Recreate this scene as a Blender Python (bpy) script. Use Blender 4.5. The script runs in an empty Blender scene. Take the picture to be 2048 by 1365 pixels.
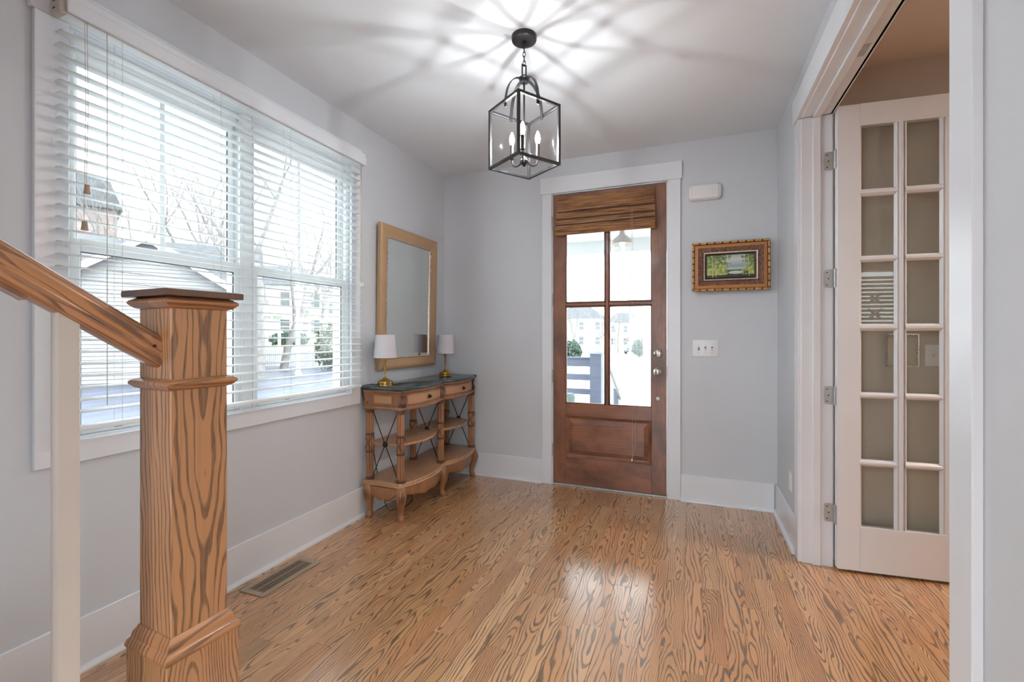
import bpy, bmesh, math, random
from mathutils import Matrix, Vector

# ------------------------------------------------------------------ camera, sky, exposure
scene = bpy.context.scene
COL = scene.collection
W, H = 2.721, 2.743                      # room width, ceiling height
YAW = math.radians(21.592)
cam_d = bpy.data.cameras.new('camera')
cam_d.sensor_width = 36.0
cam_d.lens = 905.3 / 2048 * 36.0
cam_d.shift_y = -12.5 / 2048
cam_d.clip_start = 0.05
cam_d.clip_end = 400
cam = bpy.data.objects.new('camera', cam_d)
cam.location = (2.148, -3.705, 1.266)
cam.rotation_euler = (math.pi / 2, 0, YAW)
COL.objects.link(cam)
scene.camera = cam

SKY = 3.9
world = bpy.data.worlds.new('overcast_sky')
scene.world = world
world.use_nodes = True
bg = world.node_tree.nodes['Background']
bg.inputs[0].default_value = (0.87, 0.94, 1.0, 1)
bg.inputs[1].default_value = SKY

vs = scene.view_settings
vs.view_transform = 'Standard'
vs.look = 'None'
vs.exposure = 0.66
vs.gamma = 1.0
vs.use_curve_mapping = False
scene.cycles.use_denoising = True
scene.cycles.max_bounces = 7
scene.cycles.diffuse_bounces = 4
scene.cycles.glossy_bounces = 3
scene.cycles.transmission_bounces = 4
scene.cycles.transparent_max_bounces = 16
scene.cycles.use_adaptive_sampling = True
scene.cycles.adaptive_threshold = 0.12
scene.cycles.adaptive_min_samples = 16
scene.cycles.sample_clamp_indirect = 8.0
scene.cycles.caustics_reflective = False
scene.cycles.caustics_refractive = False


def portal(name, loc, rot, sx, sy):
    d = bpy.data.lights.new(name, 'AREA')
    d.shape = 'RECTANGLE'
    d.size, d.size_y = sx, sy
    d.cycles.is_portal = True
    o = bpy.data.objects.new(name, d)
    o.location, o.rotation_euler = loc, rot
    COL.objects.link(o)


R90 = math.pi / 2
portal('window_portal', (-0.16, -2.01, 1.64), (0, -R90, 0), 1.6, 1.6)       # looks into the room (+x)
portal('door_portal', (1.51, 0.14, 1.5), (-R90, 0, 0), 0.75, 1.7)
portal('rear_portal', (1.4, -6.66, 1.0), (R90, 0, 0), 2.2, 2.0)


portal('side_portal', (W + 0.1, -5.125, 1.05), (0, R90, 0), 2.1, 2.15)


def fill_lamp(name, loc, size, watts, col):
    d = bpy.data.lights.new(name, 'AREA')
    d.shape = 'DISK'
    d.size = size
    d.energy = watts
    d.color = col
    o = bpy.data.objects.new(name, d)
    o.location = loc
    COL.objects.link(o)


fill_lamp('hall_fill_light', (1.3, -5.4, 2.70), 0.5, 30, (0.97, 0.98, 1.0))  # added fill light behind the camera, no fixture modelled
fill_lamp('study_fill_light', (4.9, -1.05, 2.66), 0.3, 36, (1.0, 0.82, 0.69))  # added warm fill for the study, kept out of the pane reflections

# ------------------------------------------------------------------ mesh helpers
MATRIX = {}


class MB:
    """collects shapes in world coordinates and links them as one mesh"""

    def __init__(s):
        s.v, s.f, s.m = [], [], None

    def P(s, p):
        p = Vector(p)
        return tuple(s.m @ p) if s.m else tuple(p)

    def add(s, vs, fs):
        n = len(s.v)
        s.v += [s.P(p) for p in vs]
        s.f += [tuple(n + i for i in f) for f in fs]
        return s

    def box(s, x0, x1, y0, y1, z0, z1):
        return s.add([(x0, y0, z0), (x1, y0, z0), (x1, y1, z0), (x0, y1, z0), (x0, y0, z1), (x1, y0, z1), (x1, y1, z1), (x0, y1, z1)],
                     [(0, 3, 2, 1), (4, 5, 6, 7), (0, 1, 5, 4), (1, 2, 6, 5), (2, 3, 7, 6), (3, 0, 4, 7)])

    def rbox(s, x0, x1, y0, y1, z0, z1, r=0.003, seg=1):
        bm = bmesh.new()
        bmesh.ops.create_cube(bm, size=1)
        for v in bm.verts:
            v.co = Vector(((x0 + x1) / 2 + v.co.x * (x1 - x0), (y0 + y1) / 2 + v.co.y * (y1 - y0), (z0 + z1) / 2 + v.co.z * (z1 - z0)))
        bmesh.ops.bevel(bm, geom=bm.edges[:], offset=r, segments=seg, affect='EDGES', profile=0.5)
        bm.verts.index_update()
        s.add([v.co.copy() for v in bm.verts], [tuple(v.index for v in f.verts) for f in bm.faces])
        bm.free()
        return s

    def prism(s, poly, axis, a, b):
        """poly: 2D outline; axis: 'x','y','z' extruded from a to b"""
        def pt(p, t):
            return {'x': (t, p[0], p[1]), 'y': (p[0], t, p[1]), 'z': (p[0], p[1], t)}[axis]
        n = len(poly)
        return s.add([pt(p, a) for p in poly] + [pt(p, b) for p in poly],
                     [tuple(range(n))[::-1], tuple(range(n, 2 * n))] + [(i, (i + 1) % n, n + (i + 1) % n, n + i) for i in range(n)])

    def tube(s, pts, r, n=8, cap=True, up=None):
        pts = [Vector(p) for p in pts]
        rs = r if isinstance(r, (list, tuple)) else [r] * len(pts)
        rings = []
        prev = None
        for i, p in enumerate(pts):
            d = (pts[min(i + 1, len(pts) - 1)] - pts[max(i - 1, 0)])
            d = d.normalized() if d.length > 1e-9 else Vector((0, 0, 1))
            if prev is None:
                a = Vector(up) if up else (Vector((0, 0, 1)) if abs(d.z) < 0.9 else Vector((1, 0, 0)))
            else:
                a = prev
            u = (a - d * a.dot(d))
            u = u.normalized() if u.length > 1e-6 else d.orthogonal().normalized()
            w = d.cross(u)
            prev = u
            rings.append([p + (u * math.cos(2 * math.pi * k / n) + w * math.sin(2 * math.pi * k / n)) * rs[i] for k in range(n)])
        vs = [q for rg in rings for q in rg]
        fs = [(i * n + k, i * n + (k + 1) % n, (i + 1) * n + (k + 1) % n, (i + 1) * n + k) for i in range(len(rings) - 1) for k in range(n)]
        if cap:
            fs += [tuple(range(n))[::-1], tuple(range((len(rings) - 1) * n, len(rings) * n))]
        return s.add(vs, fs)

    def lathe(s, prof, c=(0, 0, 0), n=24, axis='z'):
        vs = []
        for r, z in prof:
            for k in range(n):
                a = 2 * math.pi * k / n
                p = (r * math.cos(a), r * math.sin(a), z)
                if axis == 'y':
                    p = (p[0], p[2], p[1])
                if axis == 'x':
                    p = (p[2], p[0], p[1])
                vs.append((c[0] + p[0], c[1] + p[1], c[2] + p[2]))
        m = len(prof)
        fs = [(i * n + k, i * n + (k + 1) % n, (i + 1) * n + (k + 1) % n, (i + 1) * n + k) for i in range(m - 1) for k in range(n)]
        fs += [tuple(range(n))[::-1], tuple(range((m - 1) * n, m * n))]
        return s.add(vs, fs)

    def ring(s, c, R, r, nx=20, nr=6, axis='z', stretch=1.0):
        vs = []
        for i in range(nx):
            a = 2 * math.pi * i / nx
            for k in range(nr):
                b = 2 * math.pi * k / nr
                x, y, z = (R + r * math.cos(b)) * math.cos(a), (R + r * math.cos(b)) * math.sin(a) * stretch, r * math.sin(b)
                p = {'z': (x, y, z), 'y': (x, z, y), 'x': (z, x, y)}[axis]
                vs.append((c[0] + p[0], c[1] + p[1], c[2] + p[2]))
        fs = [(i * nr + k, i * nr + (k + 1) % nr, ((i + 1) % nx) * nr + (k + 1) % nr, ((i + 1) % nx) * nr + k) for i in range(nx) for k in range(nr)]
        return s.add(vs, fs)

    def build(s, name, mat, parent=None, smooth=35, loc=None):
        me = bpy.data.meshes.new(name)
        me.from_pydata(s.v, [], s.f)
        me.validate()
        bm = bmesh.new()
        bm.from_mesh(me)
        bmesh.ops.recalc_face_normals(bm, faces=bm.faces[:])
        bm.to_mesh(me)
        bm.free()
        if mat:
            me.materials.append(mat)
        if smooth:
            me.polygons.foreach_set('use_smooth', [True] * len(me.polygons))
            me.set_sharp_from_angle(angle=math.radians(smooth))
        o = bpy.data.objects.new(name, me)
        COL.objects.link(o)
        if parent is not None:
            o.parent = parent
            if parent in MATRIX:
                o.matrix_parent_inverse = MATRIX[parent].inverted()
            MATRIX[o] = Matrix()
        else:
            MATRIX[o] = Matrix()
        return o


def tag(o, label, cat, group=None, kind=None):
    o['label'] = label
    o['category'] = cat
    if group:
        o['group'] = group
    if kind:
        o['kind'] = kind
    return o


def empty(name, loc, label, cat, group=None, kind=None):
    o = bpy.data.objects.new(name, None)
    o.empty_display_size = 0.1
    o.location = loc
    COL.objects.link(o)
    MATRIX[o] = Matrix.Translation(loc)
    return tag(o, label, cat, group, kind)


def stuff(o):
    o['kind'] = 'stuff'
    return o


def copy_tree(o, parent=None):
    c = o.copy()
    COL.objects.link(c)
    c.parent = parent
    if parent is not None:
        c.matrix_parent_inverse = o.matrix_parent_inverse.copy()
    MATRIX[c] = MATRIX.get(o, Matrix()).copy()
    for ch in list(o.children):
        copy_tree(ch, c)
    return c


# ------------------------------------------------------------------ materials
def srgb(r, g, b):
    def f(c):
        c /= 255.0
        return c / 12.92 if c <= 0.04045 else ((c + 0.055) / 1.055) ** 2.4
    return (f(r), f(g), f(b), 1.0)


class NT:
    def __init__(s, name):
        s.mat = bpy.data.materials.new(name)
        s.mat.use_nodes = True
        s.t = s.mat.node_tree
        s.b = s.t.nodes['Principled BSDF']
        s.out = s.t.nodes['Material Output']

    def n(s, typ, **kw):
        nd = s.t.nodes.new(typ)
        for k, v in kw.items():
            setattr(nd, k, v)
        return nd

    def put(s, sock, v):
        if isinstance(v, bpy.types.NodeSocket):
            s.t.links.new(v, sock)
        else:
            sock.default_value = v

    def math(s, op, a, b=0.0, c=0.0):
        nd = s.n('ShaderNodeMath', operation=op)
        s.put(nd.inputs[0], a)
        s.put(nd.inputs[1], b)
        if len(nd.inputs) > 2:
            s.put(nd.inputs[2], c)
        return nd.outputs[0]

    def noise(s, vec, scale, detail=2.0, rough=0.5, dist=0.0):
        nd = s.n('ShaderNodeTexNoise')
        s.put(nd.inputs['Vector'], vec)
        nd.inputs['Scale'].default_value = scale
        nd.inputs['Detail'].default_value = detail
        nd.inputs['Roughness'].default_value = rough
        nd.inputs['Distortion'].default_value = dist
        return nd.outputs['Fac']

    def vec(s, x, y, z):
        nd = s.n('ShaderNodeCombineXYZ')
        for i, v in enumerate((x, y, z)):
            s.put(nd.inputs[i], v)
        return nd.outputs[0]

    def xyz(s, v):
        nd = s.n('ShaderNodeSeparateXYZ')
        s.put(nd.inputs[0], v)
        return nd.outputs

    def ramp(s, fac, stops, interp='LINEAR'):
        nd = s.n('ShaderNodeValToRGB')
        nd.color_ramp.interpolation = interp
        el = nd.color_ramp.elements
        while len(el) < len(stops):
            el.new(0.5)
        for e, (p, c) in zip(el, stops):
            e.position = p
            e.color = c if len(c) == 4 else (*c, 1)
        s.put(nd.inputs[0], fac)
        return nd.outputs[0]

    def mix(s, fac, a, b, blend='MIX'):
        nd = s.n('ShaderNodeMix', data_type='RGBA', blend_type=blend)
        s.put(nd.inputs[0], fac)
        s.put(nd.inputs[6], a)
        s.put(nd.inputs[7], b)
        return nd.outputs[2]

    def bump(s, height, strength=0.2, dist=0.01):
        nd = s.n('ShaderNodeBump')
        nd.inputs['Strength'].default_value = strength
        nd.inputs['Distance'].default_value = dist
        s.put(nd.inputs['Height'], height)
        s.t.links.new(nd.outputs[0], s.b.inputs['Normal'])

    def obj(s):
        return s.n('ShaderNodeTexCoord').outputs['Object']

    def rnd(s):
        return s.n('ShaderNodeObjectInfo').outputs['Random']


def plain(name, col, rough=0.5, metal=0.0, spec=0.5, vary=0.04, scale=8.0, bump=0.0, bscale=200.0):
    m = NT(name)
    v = m.obj()
    nz = m.noise(v, scale, 3)
    lo = tuple(max(0, c * (1 - vary)) for c in col[:3]) + (1,)
    hi = tuple(min(1, c * (1 + vary)) for c in col[:3]) + (1,)
    m.put(m.b.inputs['Base Color'], m.ramp(nz, [(0.3, lo), (0.7, hi)]))
    m.b.inputs['Roughness'].default_value = rough
    m.b.inputs['Metallic'].default_value = metal
    m.b.inputs['Specular IOR Level'].default_value = spec
    if bump:
        m.bump(m.noise(v, bscale, 2), bump, 0.002)
    return m.mat


def wood(name, light, dark, along='y', freq=95.0, slope=0.055, dark_amt=0.85, rough=0.35, coat=0.0, h=0.012, spread=0.09,
         tint=None, tint_amt=0.0, bumpy=0.08, wob=0.03, vary=0.18, uoff=0.0, zig=0.006, hue=None, coat_rough=0.12):
    """plain-sawn grain: nested arches from slicing tilted growth rings, with pores"""
    m = NT(name)
    x, y, z = m.xyz(m.obj())
    r = m.rnd()
    if along == 'y':
        u, v, w = x, y, z
    elif along == 'z':
        u, v, w = m.math('ADD', x, y), z, m.math('SUBTRACT', x, y)
    else:
        u, v, w = m.math('ADD', y, z), x, m.math('SUBTRACT', y, z)
    r2 = m.math('FRACT', m.math('MULTIPLY', r, 17.31))
    r3 = m.math('FRACT', m.math('MULTIPLY', r, 71.7))
    uo = m.math('ADD', u, m.math('SUBTRACT', m.math('MULTIPLY', m.math('SUBTRACT', r2, 0.5), spread), uoff))
    vo = m.math('ADD', v, m.math('MULTIPLY', r, 43.0))
    lo = m.noise(m.vec(m.math('MULTIPLY', uo, 9.0), m.math('MULTIPLY', vo, 2.4), r), 1.0, 2.0, 0.5)
    mid = m.noise(m.vec(m.math('MULTIPLY', uo, 34.0), m.math('MULTIPLY', vo, 5.5), r), 1.0, 2.0, 0.5)
    sgn = m.math('SUBTRACT', m.math('MULTIPLY', m.math('GREATER_THAN', r3, 0.5), 2.0), 1.0)
    rr = m.math('SQRT', m.math('ADD', m.math('MULTIPLY', uo, uo), h * h))
    rr = m.math('ADD', rr, m.math('MULTIPLY', m.math('MULTIPLY', vo, slope), sgn))
    rr = m.math('ADD', rr, m.math('MULTIPLY', lo, wob))
    rr = m.math('ADD', rr, m.math('MULTIPLY', mid, zig))
    fq = m.math('ADD', freq * 0.6, m.math('MULTIPLY', r2, freq * 0.9))
    ring = m.math('FRACT', m.math('MULTIPLY', rr, fq))
    wide = m.noise(m.vec(m.math('MULTIPLY', uo, 25.0), m.math('MULTIPLY', vo, 4.0), m.math('ADD', r, 5.0)), 1.0, 2.0, 0.5)
    th = m.math('ADD', 0.60, m.math('MULTIPLY', m.math('SUBTRACT', wide, 0.5), 0.75))
    edge = m.n('ShaderNodeMath', operation='DIVIDE', use_clamp=True)
    m.put(edge.inputs[0], m.math('SUBTRACT', ring, th))
    edge.inputs[1].default_value = 0.14
    tail = m.n('ShaderNodeMath', operation='DIVIDE', use_clamp=True)
    m.put(tail.inputs[0], m.math('SUBTRACT', 1.0, ring))
    tail.inputs[1].default_value = 0.06
    line = m.math('MULTIPLY', edge.outputs[0], tail.outputs[0])
    pores = m.noise(m.vec(m.math('MULTIPLY', u, 520.0), m.math('MULTIPLY', vo, 14.0), r), 1.0, 2.0, 0.6)
    pl = m.ramp(pores, [(0.38, (0.55,) * 3), (0.6, (1,) * 3)])
    amt = m.math('MULTIPLY', m.math('MULTIPLY', line, pl), dark_amt)
    streak = m.noise(m.vec(m.math('MULTIPLY', u, 160.0), m.math('MULTIPLY', vo, 2.5), r), 1.0, 3.0, 0.6)
    amt = m.math('MAXIMUM', amt, m.math('MULTIPLY', m.ramp(streak, [(0.55, (0,) * 3), (0.75, (1,) * 3)]), 0.35 * dark_amt))
    base = m.mix(m.math('MULTIPLY', m.math('SUBTRACT', r3, 0.0), 1.0), light, tuple(c * (1 - vary * k) for c, k in zip(light[:3], (1.0, 1.25, 1.5))) + (1,))
    if hue:
        base = m.mix(m.math('MULTIPLY', m.math('FRACT', m.math('MULTIPLY', r, 131.9)), 0.55), base, hue)
    if tint:
        blot = m.noise(m.vec(m.math('MULTIPLY', u, 6.0), m.math('MULTIPLY', vo, 3.0), w), 1.0, 3.0, 0.6)
        base = m.mix(m.math('MULTIPLY', m.ramp(blot, [(0.4, (0,) * 3), (0.65, (1,) * 3)]), tint_amt), base, tint)
    m.put(m.b.inputs['Base Color'], m.mix(amt, base, dark))
    m.put(m.b.inputs['Roughness'], m.math('ADD', rough, m.math('MULTIPLY', amt, 0.12)))
    m.b.inputs['Coat Weight'].default_value = coat
    m.b.inputs['Coat Roughness'].default_value = coat_rough
    if bumpy:
        m.bump(m.math('SUBTRACT', 1.0, amt), bumpy, 0.001)
    return m.mat


def glass_thin(name, tint=(0.97, 0.99, 0.98), refl=1.0, rough=0.0):
    m = NT(name)
    tr = m.n('ShaderNodeBsdfTransparent')
    tr.inputs[0].default_value = (*tint, 1)
    gl = m.n('ShaderNodeBsdfGlossy')
    gl.inputs['Roughness'].default_value = rough
    lw = m.n('ShaderNodeLayerWeight')
    lw.inputs[0].default_value = 0.5
    fr = m.math('ADD', 0.04, m.math('MULTIPLY', m.math('POWER', lw.outputs['Facing'], 5.0), 0.96))
    mx = m.n('ShaderNodeMixShader')
    m.put(mx.inputs[0], m.math('MULTIPLY', fr, refl))
    m.t.links.new(tr.outputs[0], mx.inputs[1])
    m.t.links.new(gl.outputs[0], mx.inputs[2])
    m.t.links.new(mx.outputs[0], m.out.inputs[0])
    return m.mat


def translucent(name, col, amount=0.3, gloss=0.04):
    m = NT(name)
    di = m.n('ShaderNodeBsdfDiffuse')
    di.inputs[0].default_value = col
    tl = m.n('ShaderNodeBsdfTranslucent')
    tl.inputs[0].default_value = col
    mx = m.n('ShaderNodeMixShader')
    mx.inputs[0].default_value = amount
    m.t.links.new(di.outputs[0], mx.inputs[1])
    m.t.links.new(tl.outputs[0], mx.inputs[2])
    gl = m.n('ShaderNodeBsdfGlossy')
    gl.inputs['Roughness'].default_value = 0.35
    m2 = m.n('ShaderNodeMixShader')
    m2.inputs[0].default_value = gloss
    m.t.links.new(mx.outputs[0], m2.inputs[1])
    m.t.links.new(gl.outputs[0], m2.inputs[2])
    m.t.links.new(m2.outputs[0], m.out.inputs[0])
    return m.mat


def emit(name, col, strength):
    m = NT(name)
    e = m.n('ShaderNodeEmission')
    e.inputs[0].default_value = col
    e.inputs[1].default_value = strength
    m.t.links.new(e.outputs[0], m.out.inputs[0])
    return m.mat


M = {}
M['wall'] = plain('grey_wall_paint', (0.62, 0.64, 0.67, 1), 0.62, vary=0.012, scale=2.0, bump=0.05, bscale=160)
M['ceiling'] = plain('ceiling_paint', (0.77, 0.80, 0.835, 1), 0.8, vary=0.01, scale=2.0, bump=0.05, bscale=120)
M['trim'] = plain('white_trim_paint', (0.76, 0.785, 0.82, 1), 0.3, vary=0.012, scale=5.0)
M['shaded_spindle'] = plain('shaded_spindle_paint', (0.47, 0.42, 0.37, 1), 0.35, vary=0.03)  # white spindles darkened to beige, their shade put into the colour
M['study_wall'] = plain('warm_dim_wall', (0.56, 0.51, 0.45, 1), 0.6, vary=0.015, scale=2.0)  # dim warm light of the study put into the wall colour
M['study_ceiling'] = plain('warm_lit_ceiling', (0.68, 0.60, 0.55, 1), 0.8, vary=0.01)  # white ceiling tinted, the warm light is put into the colour
M['floor_oak'] = wood('stained_oak_floor', srgb(228, 182, 134), srgb(90, 74, 62), 'y', 84, 0.05, 0.92, 0.17, coat=0.8, h=0.014, spread=0.10, bumpy=0.05, wob=0.10, vary=0.25, zig=0.012, hue=srgb(212, 148, 100), coat_rough=0.2)
M['post_oak'] = wood('stained_oak_post', srgb(176, 130, 92), srgb(84, 64, 50), 'z', 80, 0.05, 0.88, 0.3, coat=0.3, spread=0.03, bumpy=0.15, wob=0.09, uoff=0.062, zig=0.011)
M['rail_oak'] = wood('stained_oak_rail', srgb(178, 128, 88), srgb(80, 56, 42), 'y', 120, 0.03, 0.8, 0.3, coat=0.3, spread=0.05, bumpy=0.15)
M['cap_wood'] = plain('dark_brown_cap', srgb(92, 68, 55), 0.3, vary=0.1, scale=30)
M['door_wood'] = wood('mahogany_door', srgb(156, 106, 80), srgb(92, 64, 52), 'z', 60, 0.04, 0.25, 0.35, coat=0.15, tint=srgb(98, 68, 56), tint_amt=0.85, bumpy=0.03)
M['door_wood_h'] = wood('mahogany_rail', srgb(154, 102, 76), srgb(90, 60, 48), 'x', 60, 0.03, 0.25, 0.35, coat=0.15, tint=srgb(94, 64, 52), tint_amt=0.85, bumpy=0.03)
M['console'] = wood('antique_console_wood', srgb(184, 132, 92), srgb(84, 56, 40), 'z', 110, 0.04, 0.45, 0.38, coat=0.15, tint=srgb(122, 84, 60), tint_amt=0.7, bumpy=0.02)
M['console_h'] = wood('antique_console_shelf', srgb(204, 160, 120), srgb(110, 80, 60), 'y', 90, 0.03, 0.35, 0.32, coat=0.2, tint=srgb(160, 120, 88), tint_amt=0.5, bumpy=0.02)
M['carve'] = plain('dark_carved_wood', srgb(100, 70, 54), 0.38, vary=0.35, scale=45)
M['iron'] = plain('black_iron', srgb(58, 50, 46), 0.4, metal=0.6, vary=0.1)
M['lantern'] = plain('matte_black_metal', srgb(50, 49, 50), 0.38, metal=0.3, vary=0.06)
M['brass'] = plain('antique_brass', srgb(196, 160, 88), 0.28, metal=1.0, vary=0.08, scale=20)
M['nickel'] = plain('satin_nickel', srgb(205, 203, 200), 0.18, metal=1.0, vary=0.03)
M['steel'] = plain('hinge_steel', srgb(188, 190, 188), 0.42, metal=0.55, vary=0.08, scale=40)
M['shade'] = translucent('white_linen_shade', (0.84, 0.82, 0.86, 1), 0.25, 0.0)
M['slat'] = translucent('white_blind_slat', (0.90, 0.92, 0.92, 1), 0.38, 0.04)
M['vinyl'] = plain('white_vinyl', (0.82, 0.85, 0.86, 1), 0.35, vary=0.01)
M['gasket'] = plain('dark_gasket', (0.10, 0.11, 0.11, 1), 0.5)
M['cord'] = plain('beige_cord', srgb(200, 192, 180), 0.7)
M['tassel'] = plain('beige_wood_tassel', srgb(176, 150, 126), 0.5, vary=0.1)
M['black'] = plain('black_rubber', (0.015, 0.015, 0.016, 1), 0.5)
M['dark'] = plain('dark_void', (0.02, 0.018, 0.016, 1), 0.9)
M['glass'] = glass_thin('window_glass')
M['doorglass'] = glass_thin('door_lite_glass')
M['lanternglass'] = glass_thin('lantern_glass', (0.985, 0.985, 0.985), 0.03)
M['mirror'] = plain('silvered_mirror', (0.80, 0.83, 0.81, 1), 0.015, metal=1.0, vary=0.0)
M['plastic'] = plain('white_plastic', (0.82, 0.82, 0.84, 1), 0.3, vary=0.01)
M['chime'] = plain('ivory_plastic', (0.80, 0.78, 0.76, 1), 0.4, vary=0.01)
M['register'] = plain('taupe_register_metal', srgb(176, 158, 136), 0.42, metal=0.1, vary=0.05)
M['gold'] = wood('pale_gold_frame', srgb(188, 154, 114), srgb(146, 114, 80), 'z', 70, 0.02, 0.35, 0.35, bumpy=0.02, vary=0.05)
M['bead'] = plain('silver_gilt_bead', srgb(205, 185, 170), 0.3, metal=0.5, vary=0.15, scale=60)

# ------------------------------------------------------------------ room shell
T = 0.13                                  # wall thickness
REAR = -6.6
WY0, WY1, WZ0, WZ1 = -2.755, -1.266, 0.872, 2.42          # window opening
DX0, DX1, DZ1 = 1.05, 1.978, 2.46                         # front door opening
FY0, FY1, FZ1 = -2.345, -0.773, 2.47                      # french door opening


def structure(o, label, cat):
    return tag(o, label, cat, kind='structure')


b = MB()
b.box(-T, 0, REAR, WY0, 0, H).box(-T, 0, WY1, T, 0, H).box(-T, 0, WY0, WY1, 0, WZ0).box(-T, 0, WY0, WY1, WZ1, H)
structure(b.build('wall_left', M['wall'], smooth=0), 'light grey painted wall holding the big window and the mirror', 'wall')
b = MB()
b.box(0, DX0 - 0.01, 0, T, 0, H).box(DX1 + 0.01, W, 0, T, 0, H).box(DX0 - 0.01, DX1 + 0.01, 0, T, DZ1 + 0.01, H)
structure(b.build('wall_back', M['wall'], smooth=0), 'light grey painted wall around the wooden front door', 'wall')
b = MB()
b.box(W, W + T, FY1 + 0.019, T, 0, H).box(W, W + T, -4.05, FY0 - 0.019, 0, H).box(W, W + T, REAR, -6.2, 0, H).box(W, W + T, -6.2, -4.05, 2.1, H).box(W, W + T, FY0 - 0.019, FY1 + 0.019, FZ1 + 0.019, H)  # includes an unseen side opening added to let daylight onto the left wall
structure(b.build('wall_right', M['wall'], smooth=0), 'light grey painted wall with the white french door opening', 'wall')
b = MB()
b.box(-T, 0.3, REAR - T, REAR, 0, H).box(2.5, W + T, REAR - T, REAR, 0, H).box(0.3, 2.5, REAR - T, REAR, 2.0, H)  # opening added behind the camera as a source of fill daylight
structure(b.build('wall_rear', M['wall'], smooth=0), 'grey wall behind the viewer with an opening added to let in fill daylight', 'wall')
structure(MB().box(-T, W + T, REAR - T, T, H, H + 0.12).build('ceiling', M['ceiling'], smooth=0), 'smooth off-white ceiling above the entry hall', 'ceiling')

structure(MB().box(0.0, 1.12, -4.62, -4.5, 0, H).build('wall_light_block', M['wall'], smooth=0), 'unseen grey partition added to block rear light near the newel', 'wall')  # added out of view to keep rear daylight off the stair side

# study beyond the french door
SX1, SY0 = 6.2, -3.9
b = MB()
b.box(W + T, SX1, -0.66, -0.56, 0, H)
structure(b.build('wall_study_far', M['study_wall'], smooth=0), 'dim warm-lit wall right behind the open french door', 'wall')
b = MB()
b.box(SX1, SX1 + 0.1, SY0, -0.56, 0, H)
structure(b.build('wall_study_side', M['study_wall'], smooth=0), 'dim warm-lit side wall of the room beyond the french door', 'wall')
# rear wall with a small blind-covered window
QX0, QX1, QZ0, QZ1 = 4.30, 5.02, 1.30, 2.02
b = MB()
b.box(W + T, QX0, SY0 - 0.1, SY0, 0, H).box(QX1, SX1 + 0.1, SY0 - 0.1, SY0, 0, H).box(QX0, QX1, SY0 - 0.1, SY0, 0, QZ0).box(QX0, QX1, SY0 - 0.1, SY0, QZ1, H)
structure(b.build('wall_study_rear', M['study_wall'], smooth=0), 'dim warm-lit wall with a small window, mirrored in the french door glass', 'wall')
structure(MB().box(W + T, SX1 + 0.1, SY0 - 0.1, -0.56, H, H + 0.1).build('ceiling_study', M['study_ceiling'], smooth=0), 'warm shaded ceiling of the room beyond the french door', 'ceiling')
structure(MB().rbox(W + T, SX1, -0.675, -0.66, 0, 0.14, 0.003).build('baseboard_study', M['trim']), 'white baseboard on the wall behind the french door', 'baseboard')
wr = empty('window_2', (4.65, SY0 - 0.05, 1.36), 'small study window reflected in one french door pane', 'window', kind='structure')
b = MB()
b.box(QX0, QX0 + 0.03, SY0 - 0.08, SY0 - 0.03, QZ0, QZ1).box(QX1 - 0.03, QX1, SY0 - 0.08, SY0 - 0.03, QZ0, QZ1).box(QX0 + 0.03, QX1 - 0.03, SY0 - 0.08, SY0 - 0.03, QZ0, QZ0 + 0.03).box(QX0 + 0.03, QX1 - 0.03, SY0 - 0.08, SY0 - 0.03, QZ1 - 0.03, QZ1)
b.build('frame', M['trim'], wr)
MB().box(QX0 + 0.03, QX1 - 0.03, SY0 - 0.06, SY0 - 0.055, QZ0 + 0.03, QZ1 - 0.03).build('pane', M['glass'], wr)
for k in range(13):
    q = MB()
    q.m = Matrix.Translation((0, SY0 - 0.03, QZ0 + 0.055 + k * 0.047)) @ Matrix.Rotation(math.radians(35), 4, 'X')
    q.box(QX0 + 0.035, QX1 - 0.035, -0.022, 0.022, -0.0015, 0.0015)
    q.build('slat', M['study_wall'], wr)
for xx in (4.52, 4.76):
    q = MB()
    for sg_ in (-1, 1):
        for zc_ in (1.50, 1.68):
            q.tube([(xx - 0.07, SY0 - 0.004, zc_ - sg_ * 0.06), (xx + 0.07, SY0 - 0.004, zc_ + sg_ * 0.06)], 0.014, 6)
    q.build('cross_ornament', M['study_wall'], wr)

# ------------------------------------------------------------------ oak floor, plank by plank
PW = 0.0826
fl = structure(MB().box(-T, SX1 + 0.1, REAR - T, T, -0.12, -0.006).build('floor', M['dark'], smooth=0), 'stained oak strip floor with strong dark grain', 'floor')
rng = random.Random(11)
plank_mesh = {}


def plank_of(length, width):
    key = (round(length, 3), round(width, 3))
    if key not in plank_mesh:
        w2, e, c = width / 2 - 0.00035, 0.0004, 0.0008
        L = length
        vs, fs = [], []
        for z, i in ((-0.018, 0.0), (-c, 0.0), (0.0, c)):
            vs += [(-w2 + i, e + i, z), (w2 - i, e + i, z), (w2 - i, L - e - i, z), (-w2 + i, L - e - i, z)]
        for k in (0, 4):
            for i in range(4):
                j = (i + 1) % 4
                fs.append((k + i, k + j, k + 4 + j, k + 4 + i))
        fs.append((8, 9, 10, 11))
        me = bpy.data.meshes.new('plank')
        me.from_pydata(vs, [], fs)
        me.materials.append(M['floor_oak'])
        plank_mesh[key] = me
    return plank_mesh[key]


def lay(x0, x1, ya, yb):
    y = yb
    first = True
    while y > ya + 0.02:
        L = rng.choice((0.42, 0.55, 0.68, 0.82, 0.96, 1.1, 1.3))
        if first:
            L *= rng.uniform(0.35, 1.0)
            first = False
        L = min(L, y - ya)
        if y - L - ya < 0.2:
            L = y - ya
        o = bpy.data.objects.new('plank', plank_of(L, x1 - x0))
        o.location = ((x0 + x1) / 2, y - L, 0.0)
        o.parent = fl
        COL.objects.link(o)
        y -= L


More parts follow.
